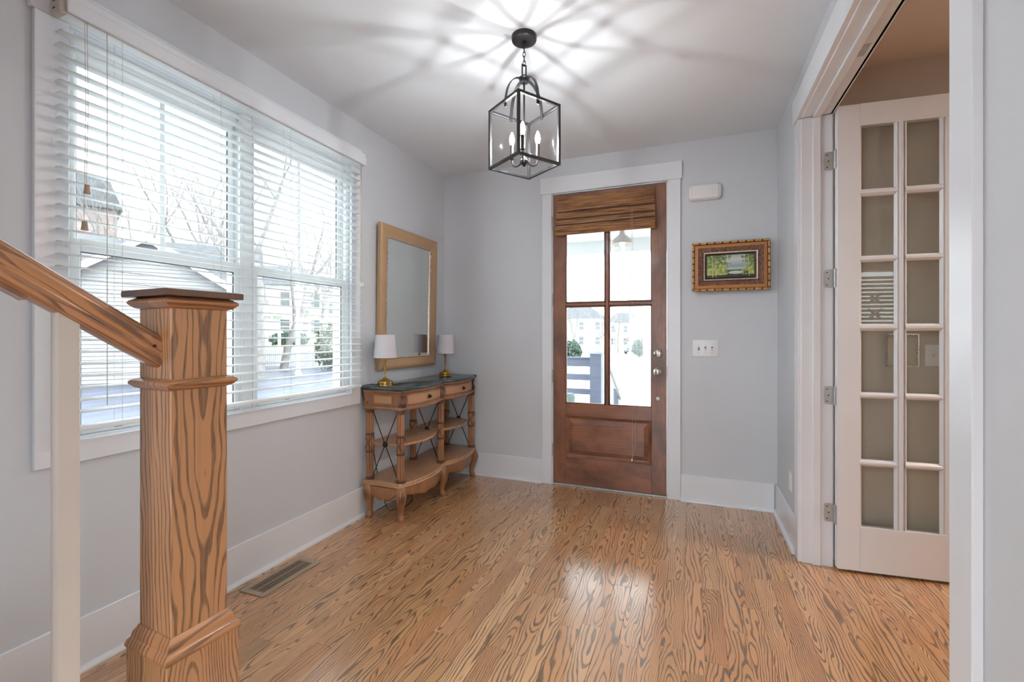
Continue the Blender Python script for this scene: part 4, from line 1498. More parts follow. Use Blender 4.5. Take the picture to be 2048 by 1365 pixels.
sky = m.ramp(w, [(0.0, srgb(28, 48, 30)), (0.22, srgb(44, 66, 40)), (0.30, srgb(70, 84, 66)), (0.36, srgb(190, 200, 196)), (0.48, srgb(132, 160, 172)), (0.62, srgb(176, 186, 186)), (0.8, srgb(206, 206, 192)), (1.0, srgb(150, 186, 178))])
# pool of pale water left of centre in the dark foreground
du = m.math('DIVIDE', m.math('SUBTRACT', u, 0.62), 0.16)
dw = m.math('DIVIDE', m.math('SUBTRACT', w, 0.20), 0.07)
pool = m.math('LESS_THAN', m.math('ADD', m.math('MULTIPLY', du, du), m.math('MULTIPLY', dw, dw)), 1.0)
sky = m.mix(pool, sky, srgb(206, 206, 190))
fol = m.noise(m.vec(u, 0.0, m.math('MULTIPLY', w, 0.55)), 11.0, 4, 0.7)
leafc = m.ramp(m.math('SUBTRACT', m.math('ADD', m.noise(m.vec(m.math('MULTIPLY', u, 2.2), 2.0, w), 7.0, 5, 0.7), 0.12), m.math('MULTIPLY', w, 0.2)), [(0.30, srgb(30, 50, 30)), (0.44, srgb(76, 104, 48)), (0.55, srgb(160, 172, 62)), (0.68, srgb(206, 204, 130))])
ml = m.math('SUBTRACT', 0.44, u)
mrr = m.math('SUBTRACT', u, 0.80)
mask = m.math('MAXIMUM', ml, mrr)
mask = m.math('GREATER_THAN', m.math('ADD', mask, m.math('MULTIPLY', m.math('SUBTRACT', fol, 0.5), 0.9)), 0.02)
mask = m.math('MULTIPLY', mask, m.math('GREATER_THAN', w, 0.10))
col_ = m.mix(m.math('MULTIPLY', mask, 0.92), sky, leafc)
for tu, tw in ((0.13, 0.010), (0.20, 0.006), (0.90, 0.007)):
    tr_ = m.math('LESS_THAN', m.math('ABSOLUTE', m.math('ADD', m.math('SUBTRACT', u, tu), m.math('MULTIPLY', w, 0.02))), tw)
    col_ = m.mix(m.math('MULTIPLY', tr_, 0.7), col_, srgb(196, 190, 150))
m.put(m.b.inputs['Base Color'], col_)
m.b.inputs['Roughness'].default_value = 0.35
MB().box(CX0, CX1, -0.027, -0.022, CZ0, CZ1).build('canvas', m.mat, ar, smooth=0)
MB().box(AX0 + 0.03, AX1 - 0.03, -0.001, 0.016, AZ0 + 0.03, AZ1 - 0.03).build('back_spacer', M['cane_node'], ar)
ar.location.y -= 0.016

# ------------------------------------------------------------------ door chime, switches, outlet
CXa, CXb, CZa, CZb = 2.131, 2.356, 2.276, 2.394
ch = empty('door_chime', ((CXa + CXb) / 2, -0.025, CZa), 'white rounded door chime box high on the wall', 'door chime')


def rounded(x0, x1, z0, z1, r, n=6):
    pts = []
    for cx_, cz_, a0 in ((x1 - r, z1 - r, 0), (x0 + r, z1 - r, 90), (x0 + r, z0 + r, 180), (x1 - r, z0 + r, 270)):
        pts += [(cx_ + r * math.cos(math.radians(a0 + 90 * i / n)), cz_ + r * math.sin(math.radians(a0 + 90 * i / n))) for i in range(n + 1)]
    return pts


def pillow(b, x0, x1, z0, z1, r, levels):
    n = None
    vs = []
    for ins, y in levels:
        p = rounded(x0 + ins, x1 - ins, z0 + ins, z1 - ins, max(r - ins, 0.002))
        n = len(p)
        vs += [(q[0], y, q[1]) for q in p]
    k = len(levels)
    fs = [tuple(range(n))[::-1], tuple(range((k - 1) * n, k * n))]
    for i in range(k - 1):
        fs += [(i * n + q, i * n + (q + 1) % n, (i + 1) * n + (q + 1) % n, (i + 1) * n + q) for q in range(n)]
    b.add(vs, fs)


b = MB()
pillow(b, CXa, CXb, CZa, CZb, 0.034, [(0.0, 0.0), (0.0, -0.030), (0.004, -0.038), (0.012, -0.041)])
b.build('cover', M['chime'], ch, smooth=50)
b = MB()
pillow(b, CXa + 0.018, CXb - 0.018, CZa + 0.008, CZb - 0.008, 0.012, [(0.0, -0.040), (0.002, -0.0445), (0.006, -0.046)])
b.build('face_panel', M['chime'], ch, smooth=50)
sw = empty('light_switch', (2.248, -0.004, 1.10), 'white triple toggle switch plate beside the front door', 'light switch')
MB().rbox(2.158, 2.338, -0.007, 0.0, 1.100, 1.226, 0.003, 2).build('plate', M['plastic'], sw)
for k, xx in enumerate((2.202, 2.248, 2.294)):
    sl = MB().rbox(xx - 0.006, xx + 0.006, -0.0076, -0.006, 1.150, 1.176, 0.0004).build('slot', M['gasket'], sw)
    g = MB()
    up_ = 1 if k else -1
    g.m = Matrix.Translation((xx, -0.007, 1.163)) @ Matrix.Rotation(up_ * math.radians(28), 4, 'X')
    g.rbox(-0.0045, 0.0045, -0.018, 0.0, -0.005, 0.005, 0.0015)
    g.build('toggle', M['plastic'], sw)
    s_ = MB()
    for zz in (1.133, 1.193):
        s_.lathe([(0.0, -0.0066), (0.003, -0.0078), (0.0, -0.0082)], (xx, 0, zz), 8, 'y')
    s_.build('screw', M['steel'], sw)
ol = MB().rbox(W - 0.006, W, -0.515, -0.44, 0.305, 0.42, 0.002).build('wall_outlet', M['plastic'])
tag(ol, 'white outlet low on the right wall beside the french door', 'outlet')
for zc_ in (0.338, 0.387):
    MB().rbox(W - 0.0078, W - 0.0055, -0.494, -0.461, zc_ - 0.014, zc_ + 0.014, 0.003, 2).build('socket', M['plastic'], ol)

# ------------------------------------------------------------------ floor register
RX0, RX1, RY0, RY1 = 0.078, 0.232, -2.125, -1.757
rg = empty('floor_register', (0.155, -1.94, 0), 'taupe metal floor vent under the window', 'floor vent')
b = MB()
for (x0, x1, y0, y1) in ((RX0, RX0 + 0.028, RY0, RY1), (RX1 - 0.028, RX1, RY0, RY1), (RX0 + 0.028, RX1 - 0.028, RY0, RY0 + 0.03), (RX0 + 0.028, RX1 - 0.028, RY1 - 0.03, RY1)):
    b.rbox(x0, x1, y0, y1, 0.0005, 0.006, 0.0015)
b.build('frame', M['register'], rg)
MB().box(RX0 + 0.027, RX1 - 0.027, RY0 + 0.029, RY1 - 0.029, 0.0003, 0.001).build('duct', M['dark'], rg)
fin = None
n = 26
for k in range(n):
    y = RY0 + 0.036 + (RY1 - RY0 - 0.072) * k / (n - 1)
    if fin is None:
        fin = MB().box(RX0 + 0.028, RX1 - 0.028, -0.0026, 0.0026, 0.0046, 0.0056).build('louver', M['register'], rg)
        fin.location.y = y
    else:
        c = fin.copy()
        COL.objects.link(c)
        c.location.y = y
MB().box(RX0 + 0.074, RX0 + 0.080, RY0 + 0.03, RY1 - 0.03, 0.0046, 0.0058).build('centre_bar', M['register'], rg)

# ------------------------------------------------------------------ on the study wall, seen through the french door
sp = empty('light_switch', (3.337, -0.664, 1.10), 'single toggle switch plate seen through the french door panes', 'light switch')
MB().rbox(3.302, 3.372, -0.667, -0.66, 1.100, 1.214, 0.003, 2).build('plate', M['plastic'], sp)
MB().rbox(3.333, 3.341, -0.684, -0.666, 1.150, 1.164, 0.001).build('toggle', M['plastic'], sp)
ws = empty('beaded_frame', (3.205, -0.664, 1.093), 'small silver beaded square frame seen through the french door', 'frame')
M['silver'] = plain('bright_silver', (0.9, 0.88, 0.85, 1), 0.2, metal=1.0, vary=0.1, scale=80)
b = MB()
for (x0, x1, z0, z1) in ((3.132, 3.279, 1.093, 1.099), (3.132, 3.279, 1.266, 1.272), (3.132, 3.138, 1.099, 1.266), (3.273, 3.279, 1.099, 1.266)):
    b.rbox(x0, x1, -0.666, -0.66, z0, z1, 0.001)
b.build('frame', M['silver'], ws)
b = MB()
for k in range(18):
    z = 1.100 + 0.166 * k / 17
    for x_ in (3.1405, 3.2705):
        b.lathe([(0.0, -0.667), (0.0028, -0.6665), (0.0032, -0.664), (0.0, -0.660)], (x_, 0.0, z), 6, 'y')
for k in range(15):
    x_ = 3.140 + 0.131 * k / 14
    for z in (1.1015, 1.2635):
        b.lathe([(0.0, -0.667), (0.0028, -0.6665), (0.0032, -0.664), (0.0, -0.660)], (x_, 0.0, z), 6, 'y')
stuff(b.build('beading', M['silver'], ws, smooth=60))

# ------------------------------------------------------------------ outside: porch
M['deck'] = plain('pale_porch_deck', (0.50, 0.52, 0.54, 1), 0.6, vary=0.05)
M['porch_white'] = plain('porch_white_paint', (0.72, 0.72, 0.70, 1), 0.5, vary=0.02)
M['slate_blue'] = plain('slate_blue_paint', (0.15, 0.17, 0.23, 1), 0.5, vary=0.05)
M['concrete'] = plain('pale_concrete', (0.56, 0.56, 0.56, 1), 0.8, vary=0.06, scale=0.8)
M['asphalt'] = plain('wet_asphalt', (0.085, 0.095, 0.135, 1), 0.5, vary=0.15, scale=0.6)
M['lawn'] = plain('winter_lawn', (0.34, 0.38, 0.25, 1), 0.9, vary=0.15, scale=0.7)
M['bark'] = plain('grey_bark', (0.27, 0.25, 0.24, 1), 0.9, vary=0.2, scale=4)
M['siding'] = plain('pale_lap_siding', (0.34, 0.33, 0.33, 1), 0.6, vary=0.03)
M['white_ext'] = plain('white_exterior_paint', (0.76, 0.77, 0.78, 1), 0.5, vary=0.02)
M['roof'] = plain('grey_shingle_roof', (0.12, 0.125, 0.135, 1), 0.8, vary=0.15, scale=3)
M['brick'] = plain('pinkish_brick', (0.33, 0.26, 0.245, 1), 0.8, vary=0.2, scale=5)
M['win_dark'] = plain('dark_house_glass', (0.17, 0.185, 0.195, 1), 0.4)
M['leaf'] = plain('evergreen_leaf', (0.075, 0.115, 0.085, 1), 0.7, vary=0.4, scale=3)
M['leaf_pale'] = plain('olive_leaf', (0.13, 0.15, 0.085, 1), 0.7, vary=0.4, scale=3)
M['grey_metal'] = plain('grey_metal_rail', (0.22, 0.22, 0.20, 1), 0.4, metal=0.4)
M['red'] = plain('sign_red', (0.55, 0.04, 0.05, 1), 0.4, vary=0.02)
M['car_paint'] = plain('dark_car_paint', (0.09, 0.10, 0.13, 1), 0.2, vary=0.03)
M['tin'] = plain('pale_tin_shade', (0.42, 0.37, 0.33, 1), 0.35, vary=0.03)
M['pot'] = plain('grey_green_pot', (0.18, 0.24, 0.22, 1), 0.5)


def gz(y):
    return -0.62 - max(0.0, y - 4.0) * 0.02


structure(MB().box(-1.2, 4.6, T, 2.72, -0.16, -0.03).build('porch_floor', M['deck'], smooth=0), 'pale porch deck outside the front door', 'porch floor')
structure(MB().box(-1.2, 4.6, T, 2.75, 2.56, 2.70).build('porch_ceiling', M['porch_white'], smooth=0), 'pale porch ceiling seen through the door glass', 'porch ceiling')
structure(MB().box(-1.2, 4.6, 2.55, 2.72, 2.39, 2.56).build('porch_beam', M['porch_white'], smooth=0), 'pale beam along the outer edge of the porch', 'beam')
pl = empty('porch_lamp', (1.452, 1.3, 2.56), 'pale barn-style lamp hanging from the porch ceiling', 'pendant light')
MB().lathe([(0.0, 2.56), (0.05, 2.56), (0.05, 2.545), (0.016, 2.535), (0.016, 2.40), (0.0, 2.40)], (1.452, 1.3, 0), 16).build('stem', M['brass'], pl)
MB().lathe([(0.0, 2.40), (0.024, 2.40), (0.030, 2.36), (0.055, 2.335), (0.100, 2.295), (0.116, 2.250), (0.114, 2.248), (0.098, 2.290), (0.05, 2.325), (0.0, 2.33)], (1.452, 1.3, 0), 28).build('shade', M['tin'], pl, smooth=50)
MB().lathe([(0.0, 2.33), (0.014, 2.32), (0.030, 2.27), (0.026, 2.235), (0.0, 2.218)], (1.452, 1.3, 0), 16).build('bulb', emit('porch_bulb_lit', (1, 0.97, 0.9, 1), 6.0), pl, smooth=60)
rl = empty('porch_railing', (0.2, 2.6, -0.03), 'slate blue porch railing with wide flat boards', 'railing')
for za, zb in ((0.817, 0.931), (0.624, 0.710), (0.425, 0.503), (0.22, 0.30)):
    MB().rbox(-1.15, 0.84, 2.60, 2.64, za, zb, 0.004).build('rail_board', M['slate_blue'], rl)
MB().rbox(-1.15, 0.84, 2.57, 2.66, 0.931, 0.95, 0.004).build('top_rail', M['slate_blue'], rl)
pp = empty('porch_post', (0.917, 2.62, -0.03), 'square slate blue porch post with a pale cap', 'post')
MB().rbox(0.838, 0.996, 2.54, 2.70, -0.03, 1.0, 0.004).build('shaft', M['slate_blue'], pp)
MB().rbox(0.815, 1.019, 2.517, 2.723, 1.0, 1.042, 0.008, 2).build('cap', M['deck'], pp)
hs = empty('step_handrail', (1.04, 3.0, -0.5), 'grey metal handrail running down the porch steps', 'handrail')
MB().tube([(1.02, 2.78, 0.80), (1.035, 3.0, 0.77), (1.05, 3.95, 0.215), (1.05, 3.97, 0.19)], 0.022, 8).build('rail', M['grey_metal'], hs, smooth=60)
b = MB()
b.tube([(1.035, 3.1, 0.70), (0.98, 3.1, 0.68)], 0.008, 6)
b.tube([(1.05, 3.85, 0.27), (0.99, 3.85, 0.24)], 0.008, 6)
b.build('bracket', M['grey_metal'], hs)
sp2 = empty('step_post', (1.07, 3.9, -0.5), 'short slate blue post beside the porch steps', 'post')
MB().rbox(0.955, 1.035, 3.86, 3.94, -0.6, 0.36, 0.004).build('shaft', M['slate_blue'], sp2)
MB().rbox(0.945, 1.045, 3.85, 3.95, 0.36, 0.38, 0.004).build('cap', M['slate_blue'], sp2)
pt = empty('planter', (0.60, 2.3, -0.03), 'grey-green planter standing behind the porch railing', 'planter')
MB().lathe([(0.0, -0.03), (0.075, -0.03), (0.085, 0.40), (0.078, 0.45), (0.062, 0.47), (0.0, 0.47)], (0.60, 2.3, 0), 18).build('pot', M['pot'], pt, smooth=45)
MB().lathe([(0.080, 0.40), (0.090, 0.405), (0.090, 0.43), (0.078, 0.435)], (0.60, 2.3, 0), 18).build('rim', M['pot'], pt, smooth=45)
for k in range(3):
    structure(MB().box(-0.2, 2.6, 2.72 + 0.3 * k, 3.02 + 0.3 * k, -0.7, -0.19 - 0.16 * k).build('path_step', M['concrete'], smooth=0), ('top', 'middle', 'lowest')[k] + ' concrete step going down from the porch', 'step')

# ground, street
b = MB()
b.add([(-120, -30, -0.62), (60, -30, -0.62), (60, 4, -0.62), (-120, 4, -0.62), (60, 140, gz(140)), (-120, 140, gz(140))], [(0, 1, 2, 3), (3, 2, 4, 5)])
structure(b.build('ground', M['asphalt'], smooth=0), 'dark blue-grey street surface outside the window', 'ground')
b = MB()
xs = (-7.0, 12.0)
b.add([(xs[0], T, -0.60), (xs[1], T, -0.60), (xs[1], 4, -0.60), (xs[0], 4, -0.60), (30, 110, gz(110) + 0.03), (-42, 110, gz(110) + 0.03)], [(0, 1, 2, 3), (3, 2, 4, 5)])
structure(b.build('front_path', M['concrete'], smooth=0), 'pale concrete forecourt and street beyond the porch', 'path')

structure(MB().box(-9.0, -T, -14, T, -0.62, -0.595).build('bounce_strip', M['concrete'], smooth=0), 'unseen pale strip added to bounce light up onto the blind', 'path')  # bright ground added out of view to light the slat undersides

VX, VY = 2.148, -3.705


def spot(bearing, dist):
    """a place in the neighbourhood: degrees right of the house front direction, metres"""
    a = math.radians(bearing)
    return VX + dist * math.sin(a), VY + dist * math.cos(a)


# ------------------------------------------------------------------ neighbouring houses
def house_frame(bearing, dist, turn=0.0, z=None):
    x, y = spot(bearing, dist)
    return Matrix.Translation((x, y, gz(y) if z is None else z)) @ Matrix.Rotation(-math.radians(bearing) + turn, 4, 'Z'), (x, y, gz(y) if z is None else z)


def hb(m_):
    b = MB()
    b.m = m_
    return b


# lap-sided gabled house close by: local x right, y away, z up
hm, hl = house_frame(-60.4, 23.0, math.radians(-8))
gh = empty('gabled_house', hl, 'pale lap-sided gabled house beside the street', 'house')
hw, he, hp = 2.75, 4.05, 5.75
b = hb(hm)
b.prism([(-hw, 0), (hw, 0), (hw, he), (0, hp), (-hw, he)], 'y', 0.1, 9)
b.build('wall', M['siding'], gh, smooth=0)
b = hb(hm)
k = 0
z = 0.1
while z < hp - 0.15:
    wz = hw if z < he else hw * (hp - z) / (hp - he)
    b.prism([(0.1, z), (0.055, z), (0.09, z + 0.155), (0.1, z + 0.155)], 'x', -wz, wz)
    z += 0.15
stuff(b.build('siding', M['siding'], gh, smooth=0))
for s in (-1, 1):
    b = hb(hm)
    b.add([(s * (hw + 0.35), y_, he - 0.40 + dz) for y_ in (-0.35, 9.3) for dz in (0.0, 0.14)] + [(0, y_, hp - 0.03 + dz) for y_ in (-0.35, 9.3) for dz in (0.0, 0.14)],
          [(0, 1, 3, 2), (4, 6, 7, 5), (0, 4, 5, 1), (2, 3, 7, 6), (1, 5, 7, 3), (0, 2, 6, 4)])
    b.build('roof_slope', M['roof'], gh, smooth=0)
    b = hb(hm)
    b.add([(s * (hw + 0.37), y_, he - 0.52 + dz) for y_ in (-0.42, -0.36) for dz in (0.0, 0.30)] + [(0, y_, hp - 0.15 + dz) for y_ in (-0.42, -0.36) for dz in (0.0, 0.30)],
          [(0, 1, 3, 2), (4, 6, 7, 5), (0, 4, 5, 1), (2, 3, 7, 6), (1, 5, 7, 3), (0, 2, 6, 4)])
    b.build('rake_board', M['white_ext'], gh, smooth=0)
b = hb(hm)
b.add([(-7.5, 2.2, he - 0.5), (4.2, 2.2, he - 0.5), (4.2, 6.4, 6.75), (-7.5, 6.4, 6.75), (-7.5, 10.6, he - 0.5), (4.2, 10.6, he - 0.5)],
      [(0, 1, 2, 3), (3, 2, 5, 4), (0, 3, 4), (1, 5, 2), (0, 4, 5, 1)])
b.build('main_roof', M['roof'], gh, smooth=0)
b = hb(hm)
b.box(-7.6, 4.3, 2.0, 2.2, he - 0.62, he - 0.36).box(-7.3, 4.0, 2.4, 10.2, 0, he - 0.5)
b.build('main_wall', M['siding'], gh, smooth=0)
hb(hm).box(-0.42, 0.42, 0.03, 0.12, 1.0, 2.3).build('window', M['white_ext'], gh, smooth=0)
hb(hm).box(-0.34, 0.34, 0.01, 0.05, 1.08, 2.22).build('pane', M['win_dark'], gh, smooth=0)

# brick house behind it
hm, hl = house_frame(-66.2, 44.0)
bh = empty('brick_house', hl, 'tall pinkish brick house behind the gabled house', 'house')
hb(hm).box(-4.0, 2.7, 0, 8, 0, 11.3).build('wall', M['brick'], bh, smooth=0)
b = hb(hm)
b.prism([(-4.4, 11.2), (3.0, 11.2), (2.2, 13.4), (-4.4, 13.4)], 'y', -0.4, 8.4)
b.build('roof', M['roof'], bh, smooth=0)
wn = hb(hm).box(-1.6, 0.0, -0.06, 0.05, 7.2, 9.0).build('window', M['white_ext'], bh, smooth=0)
hb(hm).box(-1.45, -0.15, -0.09, 0.0, 7.35, 8.85).build('pane', M['win_dark'], wn, smooth=0)


def two_storey(bearing, dist, zg, width, label, name='two_storey_house', turn=0.0, hgt=6.0):
    hm, hl = house_frame(bearing, dist, turn, zg)
    h = empty(name, hl, label, 'house')
    w2 = width / 2
    hb(hm).box(-w2, w2, 0, 8, -2.0, hgt).build('wall', M['white_ext'], h, smooth=0)
    b = hb(hm)
    b.add([(-w2 - .5, -.6, hgt), (w2 + .5, -.6, hgt), (w2 + .5, 8.6, hgt), (-w2 - .5, 8.6, hgt), (-w2 * .45, 3.6, hgt + 2.4), (w2 * .45, 3.6, hgt + 2.4)],
          [(3, 2, 1, 0), (0, 1, 5, 4), (1, 2, 5), (2, 3, 4, 5), (3, 0, 4)])
    b.build('roof', M['roof'], h, smooth=0)
    for zz in (0.9, 3.7):
        for u in (-0.32, 0.02, 0.36):
            xx = u * width
            wn_ = hb(hm).box(xx - 0.55, xx + 0.55, -0.08, 0.05, zz, zz + 1.7).build('window', M['white_ext'], h, smooth=0)
            hb(hm).box(xx - 0.42, xx + 0.42, -0.11, 0.0, zz + 0.12, zz + 0.80).build('pane', M['win_dark'], wn_, smooth=0)
            hb(hm).box(xx - 0.42, xx + 0.42, -0.11, 0.0, zz + 0.90, zz + 1.58).build('pane', M['win_dark'], wn_, smooth=0)
    hb(hm).box(-w2, 0.0, -1.8, 0.1, 2.75, 2.95).build('porch_roof', M['white_ext'], h, smooth=0)
    for u in (-0.48, -0.30, -0.12):
        hb(hm).box(u * width - 0.1, u * width + 0.1, -1.75, -1.55, -0.2, 2.75).build('porch_column', M['white_ext'], h, smooth=0)
    return h


two_storey(-48.4, 52.0, 0.35, 8.4, 'white two-storey house seen across the street fence')
two_storey(-41.6, 66.0, 0.3, 6.0, 'white house half hidden behind the evergreen bush', 'white_house')
two_storey(-13.0, 88.0, -1.6, 9.0, 'pale far house seen through the left door lites', 'far_house')
two_storey(-7.6, 105.0, -2.0, 8.0, 'distant house beyond the stop sign', 'distant_house')

# raised lawn bank across the street
b = MB()
c0, c1, c2, c3 = spot(-70, 46), spot(-34, 34), spot(-34, 43), spot(-70, 58)
c4, c5 = spot(-34, 110), spot(-70, 120)
b.add([(*c0, gz(c0[1])), (*c1, gz(c1[1])), (*c2, 0.3), (*c3, 0.3), (*c4, 0.4), (*c5, 0.4)], [(0, 1, 2, 3), (3, 2, 4, 5)])
structure(b.build('lawn', M['lawn'], smooth=0), 'raised winter lawn in front of the white houses', 'lawn')

# white picket fence
fa, fb = Vector(spot(-55.5, 37.0)), Vector(spot(-42.0, 31.5))
pf = empty('picket_fence', (*((fa + fb) / 2), gz(10)), 'white picket fence along the far side of the street', 'fence')
d = (fb - fa)
Lf = d.length
d.normalize()
FM = Matrix.Translation((fa.x, fa.y, 0)) @ Matrix.Rotation(math.atan2(d.y, d.x), 4, 'Z')
pk = hb(FM)
n = int(Lf / 0.14)
for k in range(n):
    xx = k * 0.14
    yy = (fa + d * xx).y
    z0_ = gz(yy)
    pk.prism([(xx, z0_ + 0.1), (xx + 0.09, z0_ + 0.1), (xx + 0.09, z0_ + 1.15), (xx + 0.045, z0_ + 1.25), (xx, z0_ + 1.15)], 'y', -0.01, 0.01)
stuff(pk.build('pickets', M['white_ext'], pf, smooth=0))
for zz in (0.35, 0.85):
    q = hb(FM)
    za_, zb_ = gz(fa.y) + zz, gz(fb.y) + zz
    q.add([(0, 0.01, za_), (Lf, 0.01, zb_), (Lf, 0.05, zb_), (0, 0.05, za_), (0, 0.01, za_ + 0.09), (Lf, 0.01, zb_ + 0.09), (Lf, 0.05, zb_ + 0.09), (0, 0.05, za_ + 0.09)],
          [(0, 3, 2, 1), (4, 5, 6, 7), (0, 1, 5, 4), (1, 2, 6, 5), (2, 3, 7, 6), (3, 0, 4, 7)])
    q.build('fence_rail', M['white_ext'], pf, smooth=0)
hm, hl = house_frame(-50.0, 35.6)
gb = empty('garden_arbour', hl, 'white gabled arbour in the picket fence', 'arbour')
for s in (-0.75, 0.75):
    hb(hm).box(s - 0.1, s + 0.1, -0.3, 0.3, 0, 2.3).build('post', M['white_ext'], gb, smooth=0)
b = hb(hm)
b.prism([(-1.05, 2.3), (1.05, 2.3), (0, 3.35)], 'y', -0.4, 0.4)
b.build('gable', M['white_ext'], gb, smooth=0)

# ------------------------------------------------------------------ bare trees
def bare_tree(bearing, dist, hgt, rad, seed, label, lean=0.0, depth=5, name='bare_tree'):
    r_ = random.Random(seed)
    x, y = spot(bearing, dist)
    z0_ = gz(y)
    root = empty(name, (x, y, z0_), label, 'tree', 'bare winter trees')
    tr_, br_ = MB(), MB()

    def grow(p, dv, ln_, rad_, lev):
        pts = [p]
        rr_ = [rad_]
        n_ = 4
        for i in range(n_):
            dv = (dv + Vector((r_.uniform(-1, 1), r_.uniform(-1, 1), r_.uniform(-0.3, 0.7))) * 0.16).normalized()
            p = p + dv * (ln_ / n_)
            pts.append(p)
            rr_.append(rad_ * (1 - 0.45 * (i + 1) / n_))
        (tr_ if lev == 0 else br_).tube(pts, rr_, 7 if lev == 0 else (5 if lev < 3 else 3), cap=False)
        if lev >= depth:
            return
        kids = r_.randint(3, 4) if lev else r_.randint(4, 5)
        for k_ in range(kids):
            i = r_.randint(2, n_) if k_ else n_
            ax = Vector((r_.uniform(-1, 1), r_.uniform(-1, 1), r_.uniform(-0.1, 0.5)))
            nd = (dv + ax * r_.uniform(0.5, 1.0)).normalized()
            grow(pts[i], nd, ln_ * r_.uniform(0.58, 0.78), rr_[i] * r_.uniform(0.5, 0.72), lev + 1)

    grow(Vector((x, y, z0_)), Vector((lean, 0, 1)).normalized(), hgt * 0.36, rad, 0)
    tr_.build('trunk', M['bark'], root, smooth=60)
    stuff(br_.build('branches', M['bark'], root, smooth=60))


bare_tree(-57.6, 41.0, 18, 0.26, 3, 'bare winter tree behind the gabled roof', 0.05)
bare_tree(-53.9, 34.0, 19, 0.28, 8, 'bare winter tree seen just left of the window mullion')
bare_tree(-51.0, 24.0, 15, 0.32, 21, 'bare tree with the thickest trunk, right of the mullion', 0.12)
bare_tree(-45.0, 38.0, 15, 0.22, 5, 'slender bare tree above the evergreen bush')
bare_tree(-61.5, 36.0, 17, 0.26, 17, 'bare tree rising above the gabled house ridge')
bare_tree(-55.6, 40.0, 20, 0.30, 51, 'tall bare tree behind the right slope of the gable', 0.05)
bare_tree(-48.4, 30.0, 15, 0.24, 53, 'bare tree right of the white house gable', 0.08)
bare_tree(-46.0, 48.0, 20, 0.30, 57, 'tall bare tree behind the white houses')
bare_tree(-64.0, 39.0, 15, 0.24, 59, 'bare tree in front of the brick house')
bare_tree(-13.4, 60.0, 13, 0.22, 31, 'bare tree through the leftmost door lite', depth=4)
bare_tree(-10.6, 75.0, 14, 0.22, 37, 'bare tree behind the porch post', depth=4)
bare_tree(-8.4, 90.0, 16, 0.25, 41, 'bare tree behind the stop sign', depth=4)
bare_tree(-5.9, 80.0, 14, 0.22, 43, 'bare tree above the parked car', depth=4)


def bush(bearing, dist, rx, rz, zc_, seed, label, name='evergreen_bush', mat='leaf', z=None):
    r_ = random.Random(seed)
    x, y = spot(bearing, dist)
    zg_ = gz(y) if z is None else z
    root = empty(name, (x, y, zg_), label, 'shrub', 'evergreen shrubs')
    MB().tube([(x, y, zg_), (x, y, zg_ + zc_)], [0.07, 0.04], 6).build('stem', M['bark'], root)
    b = MB()
    for k_ in range(1500):
        a, el = r_.uniform(0, 2 * math.pi), math.asin(r_.uniform(-1, 1))
        q = r_.uniform(0.55, 1.0) * (1 + 0.15 * math.sin(3 * a + seed))
        c_ = Vector((x + rx * q * math.cos(a) * math.cos(el), y + rx * q * math.sin(a) * math.cos(el), zg_ + zc_ + rz * q * math.sin(el)))
        s_ = 0.11 * rx
        u_ = Vector((r_.uniform(-1, 1), r_.uniform(-1, 1), r_.uniform(-1, 1))).normalized() * s_
        v_ = Vector((r_.uniform(-1, 1), r_.uniform(-1, 1), r_.uniform(-1, 1))).normalized() * s_
        b.add([c_ - u_, c_ + v_, c_ + u_, c_ - v_], [(0, 1, 2, 3)])
    stuff(b.build('foliage', M[mat], root, smooth=0))


bush(-43.7, 30.0, 0.75, 1.45, 1.4, 2, 'tall evergreen bush at the end of the picket fence', mat='leaf_pale')
bush(-14.2, 40.0, 1.1, 1.0, 1.0, 4, 'evergreen bush at the edge of the left door lite')
bush(-5.9, 60.0, 0.85, 1.2, 1.2, 6, 'evergreen bush beside the brick pier')
bush(-47.6, 46.0, 1.6, 0.6, 0.5, 9, 'low clipped bush before the white house', z=0.35)

# ------------------------------------------------------------------ street furniture and car
def pole(bearing, dist, hgt, rad, name, label, mat='grey_metal', cross=False):
    x, y = spot(bearing, dist)
    z0_ = gz(y)
    root = empty(name, (x, y, z0_), label, 'pole', 'street poles')
    MB().tube([(x, y, z0_), (x, y, z0_ + hgt)], [rad, rad * 0.7], 8).build('shaft', M[mat], root, smooth=60)
    MB().lathe([(rad * 1.5, 0.0), (rad * 1.5, 0.12), (rad * 0.9, 0.16)], (x, y, z0_), 10).build('footing', M['concrete'], root)
    if cross:
        a = math.radians(-bearing)
        q = hb(Matrix.Translation((x, y, z0_ + hgt * 0.80)) @ Matrix.Rotation(a, 4, 'Z'))
        q.box(-1.1, 1.1, -0.05, 0.05, -0.06, 0.06)
        q.build('crossarm', M[mat], root, smooth=0)
    return root


pole(-46.9, 26.0, 6.2, 0.12, 'street_pole', 'pale street pole in front of the picket fence', 'white_ext')
pole(-7.0, 36.0, 13.0, 0.09, 'utility_pole', 'tall utility pole seen through the right door lites', 'bark')
pole(-6.5, 90.0, 6.4, 0.12, 'utility_pole', 'darker utility pole behind the parked car, on the left', 'bark', True)
pole(-6.25, 92.0, 6.0, 0.12, 'utility_pole', 'darker utility pole behind the parked car, on the right', 'bark')
sx_, sy_ = spot(-7.05, 68.0)
sg = empty('stop_sign', (sx_, sy_, gz(sy_)), 'red octagonal stop sign on a thin post', 'traffic sign')
MB().tube([(sx_, sy_, gz(sy_)), (sx_, sy_, 0.95)], 0.03, 8).build('post', M['grey_metal'], sg)
SM = Matrix.Translation((sx_, sy_ - 0.05, 0.58)) @ Matrix.Rotation(math.radians(7.0), 4, 'Z')
b = hb(SM)
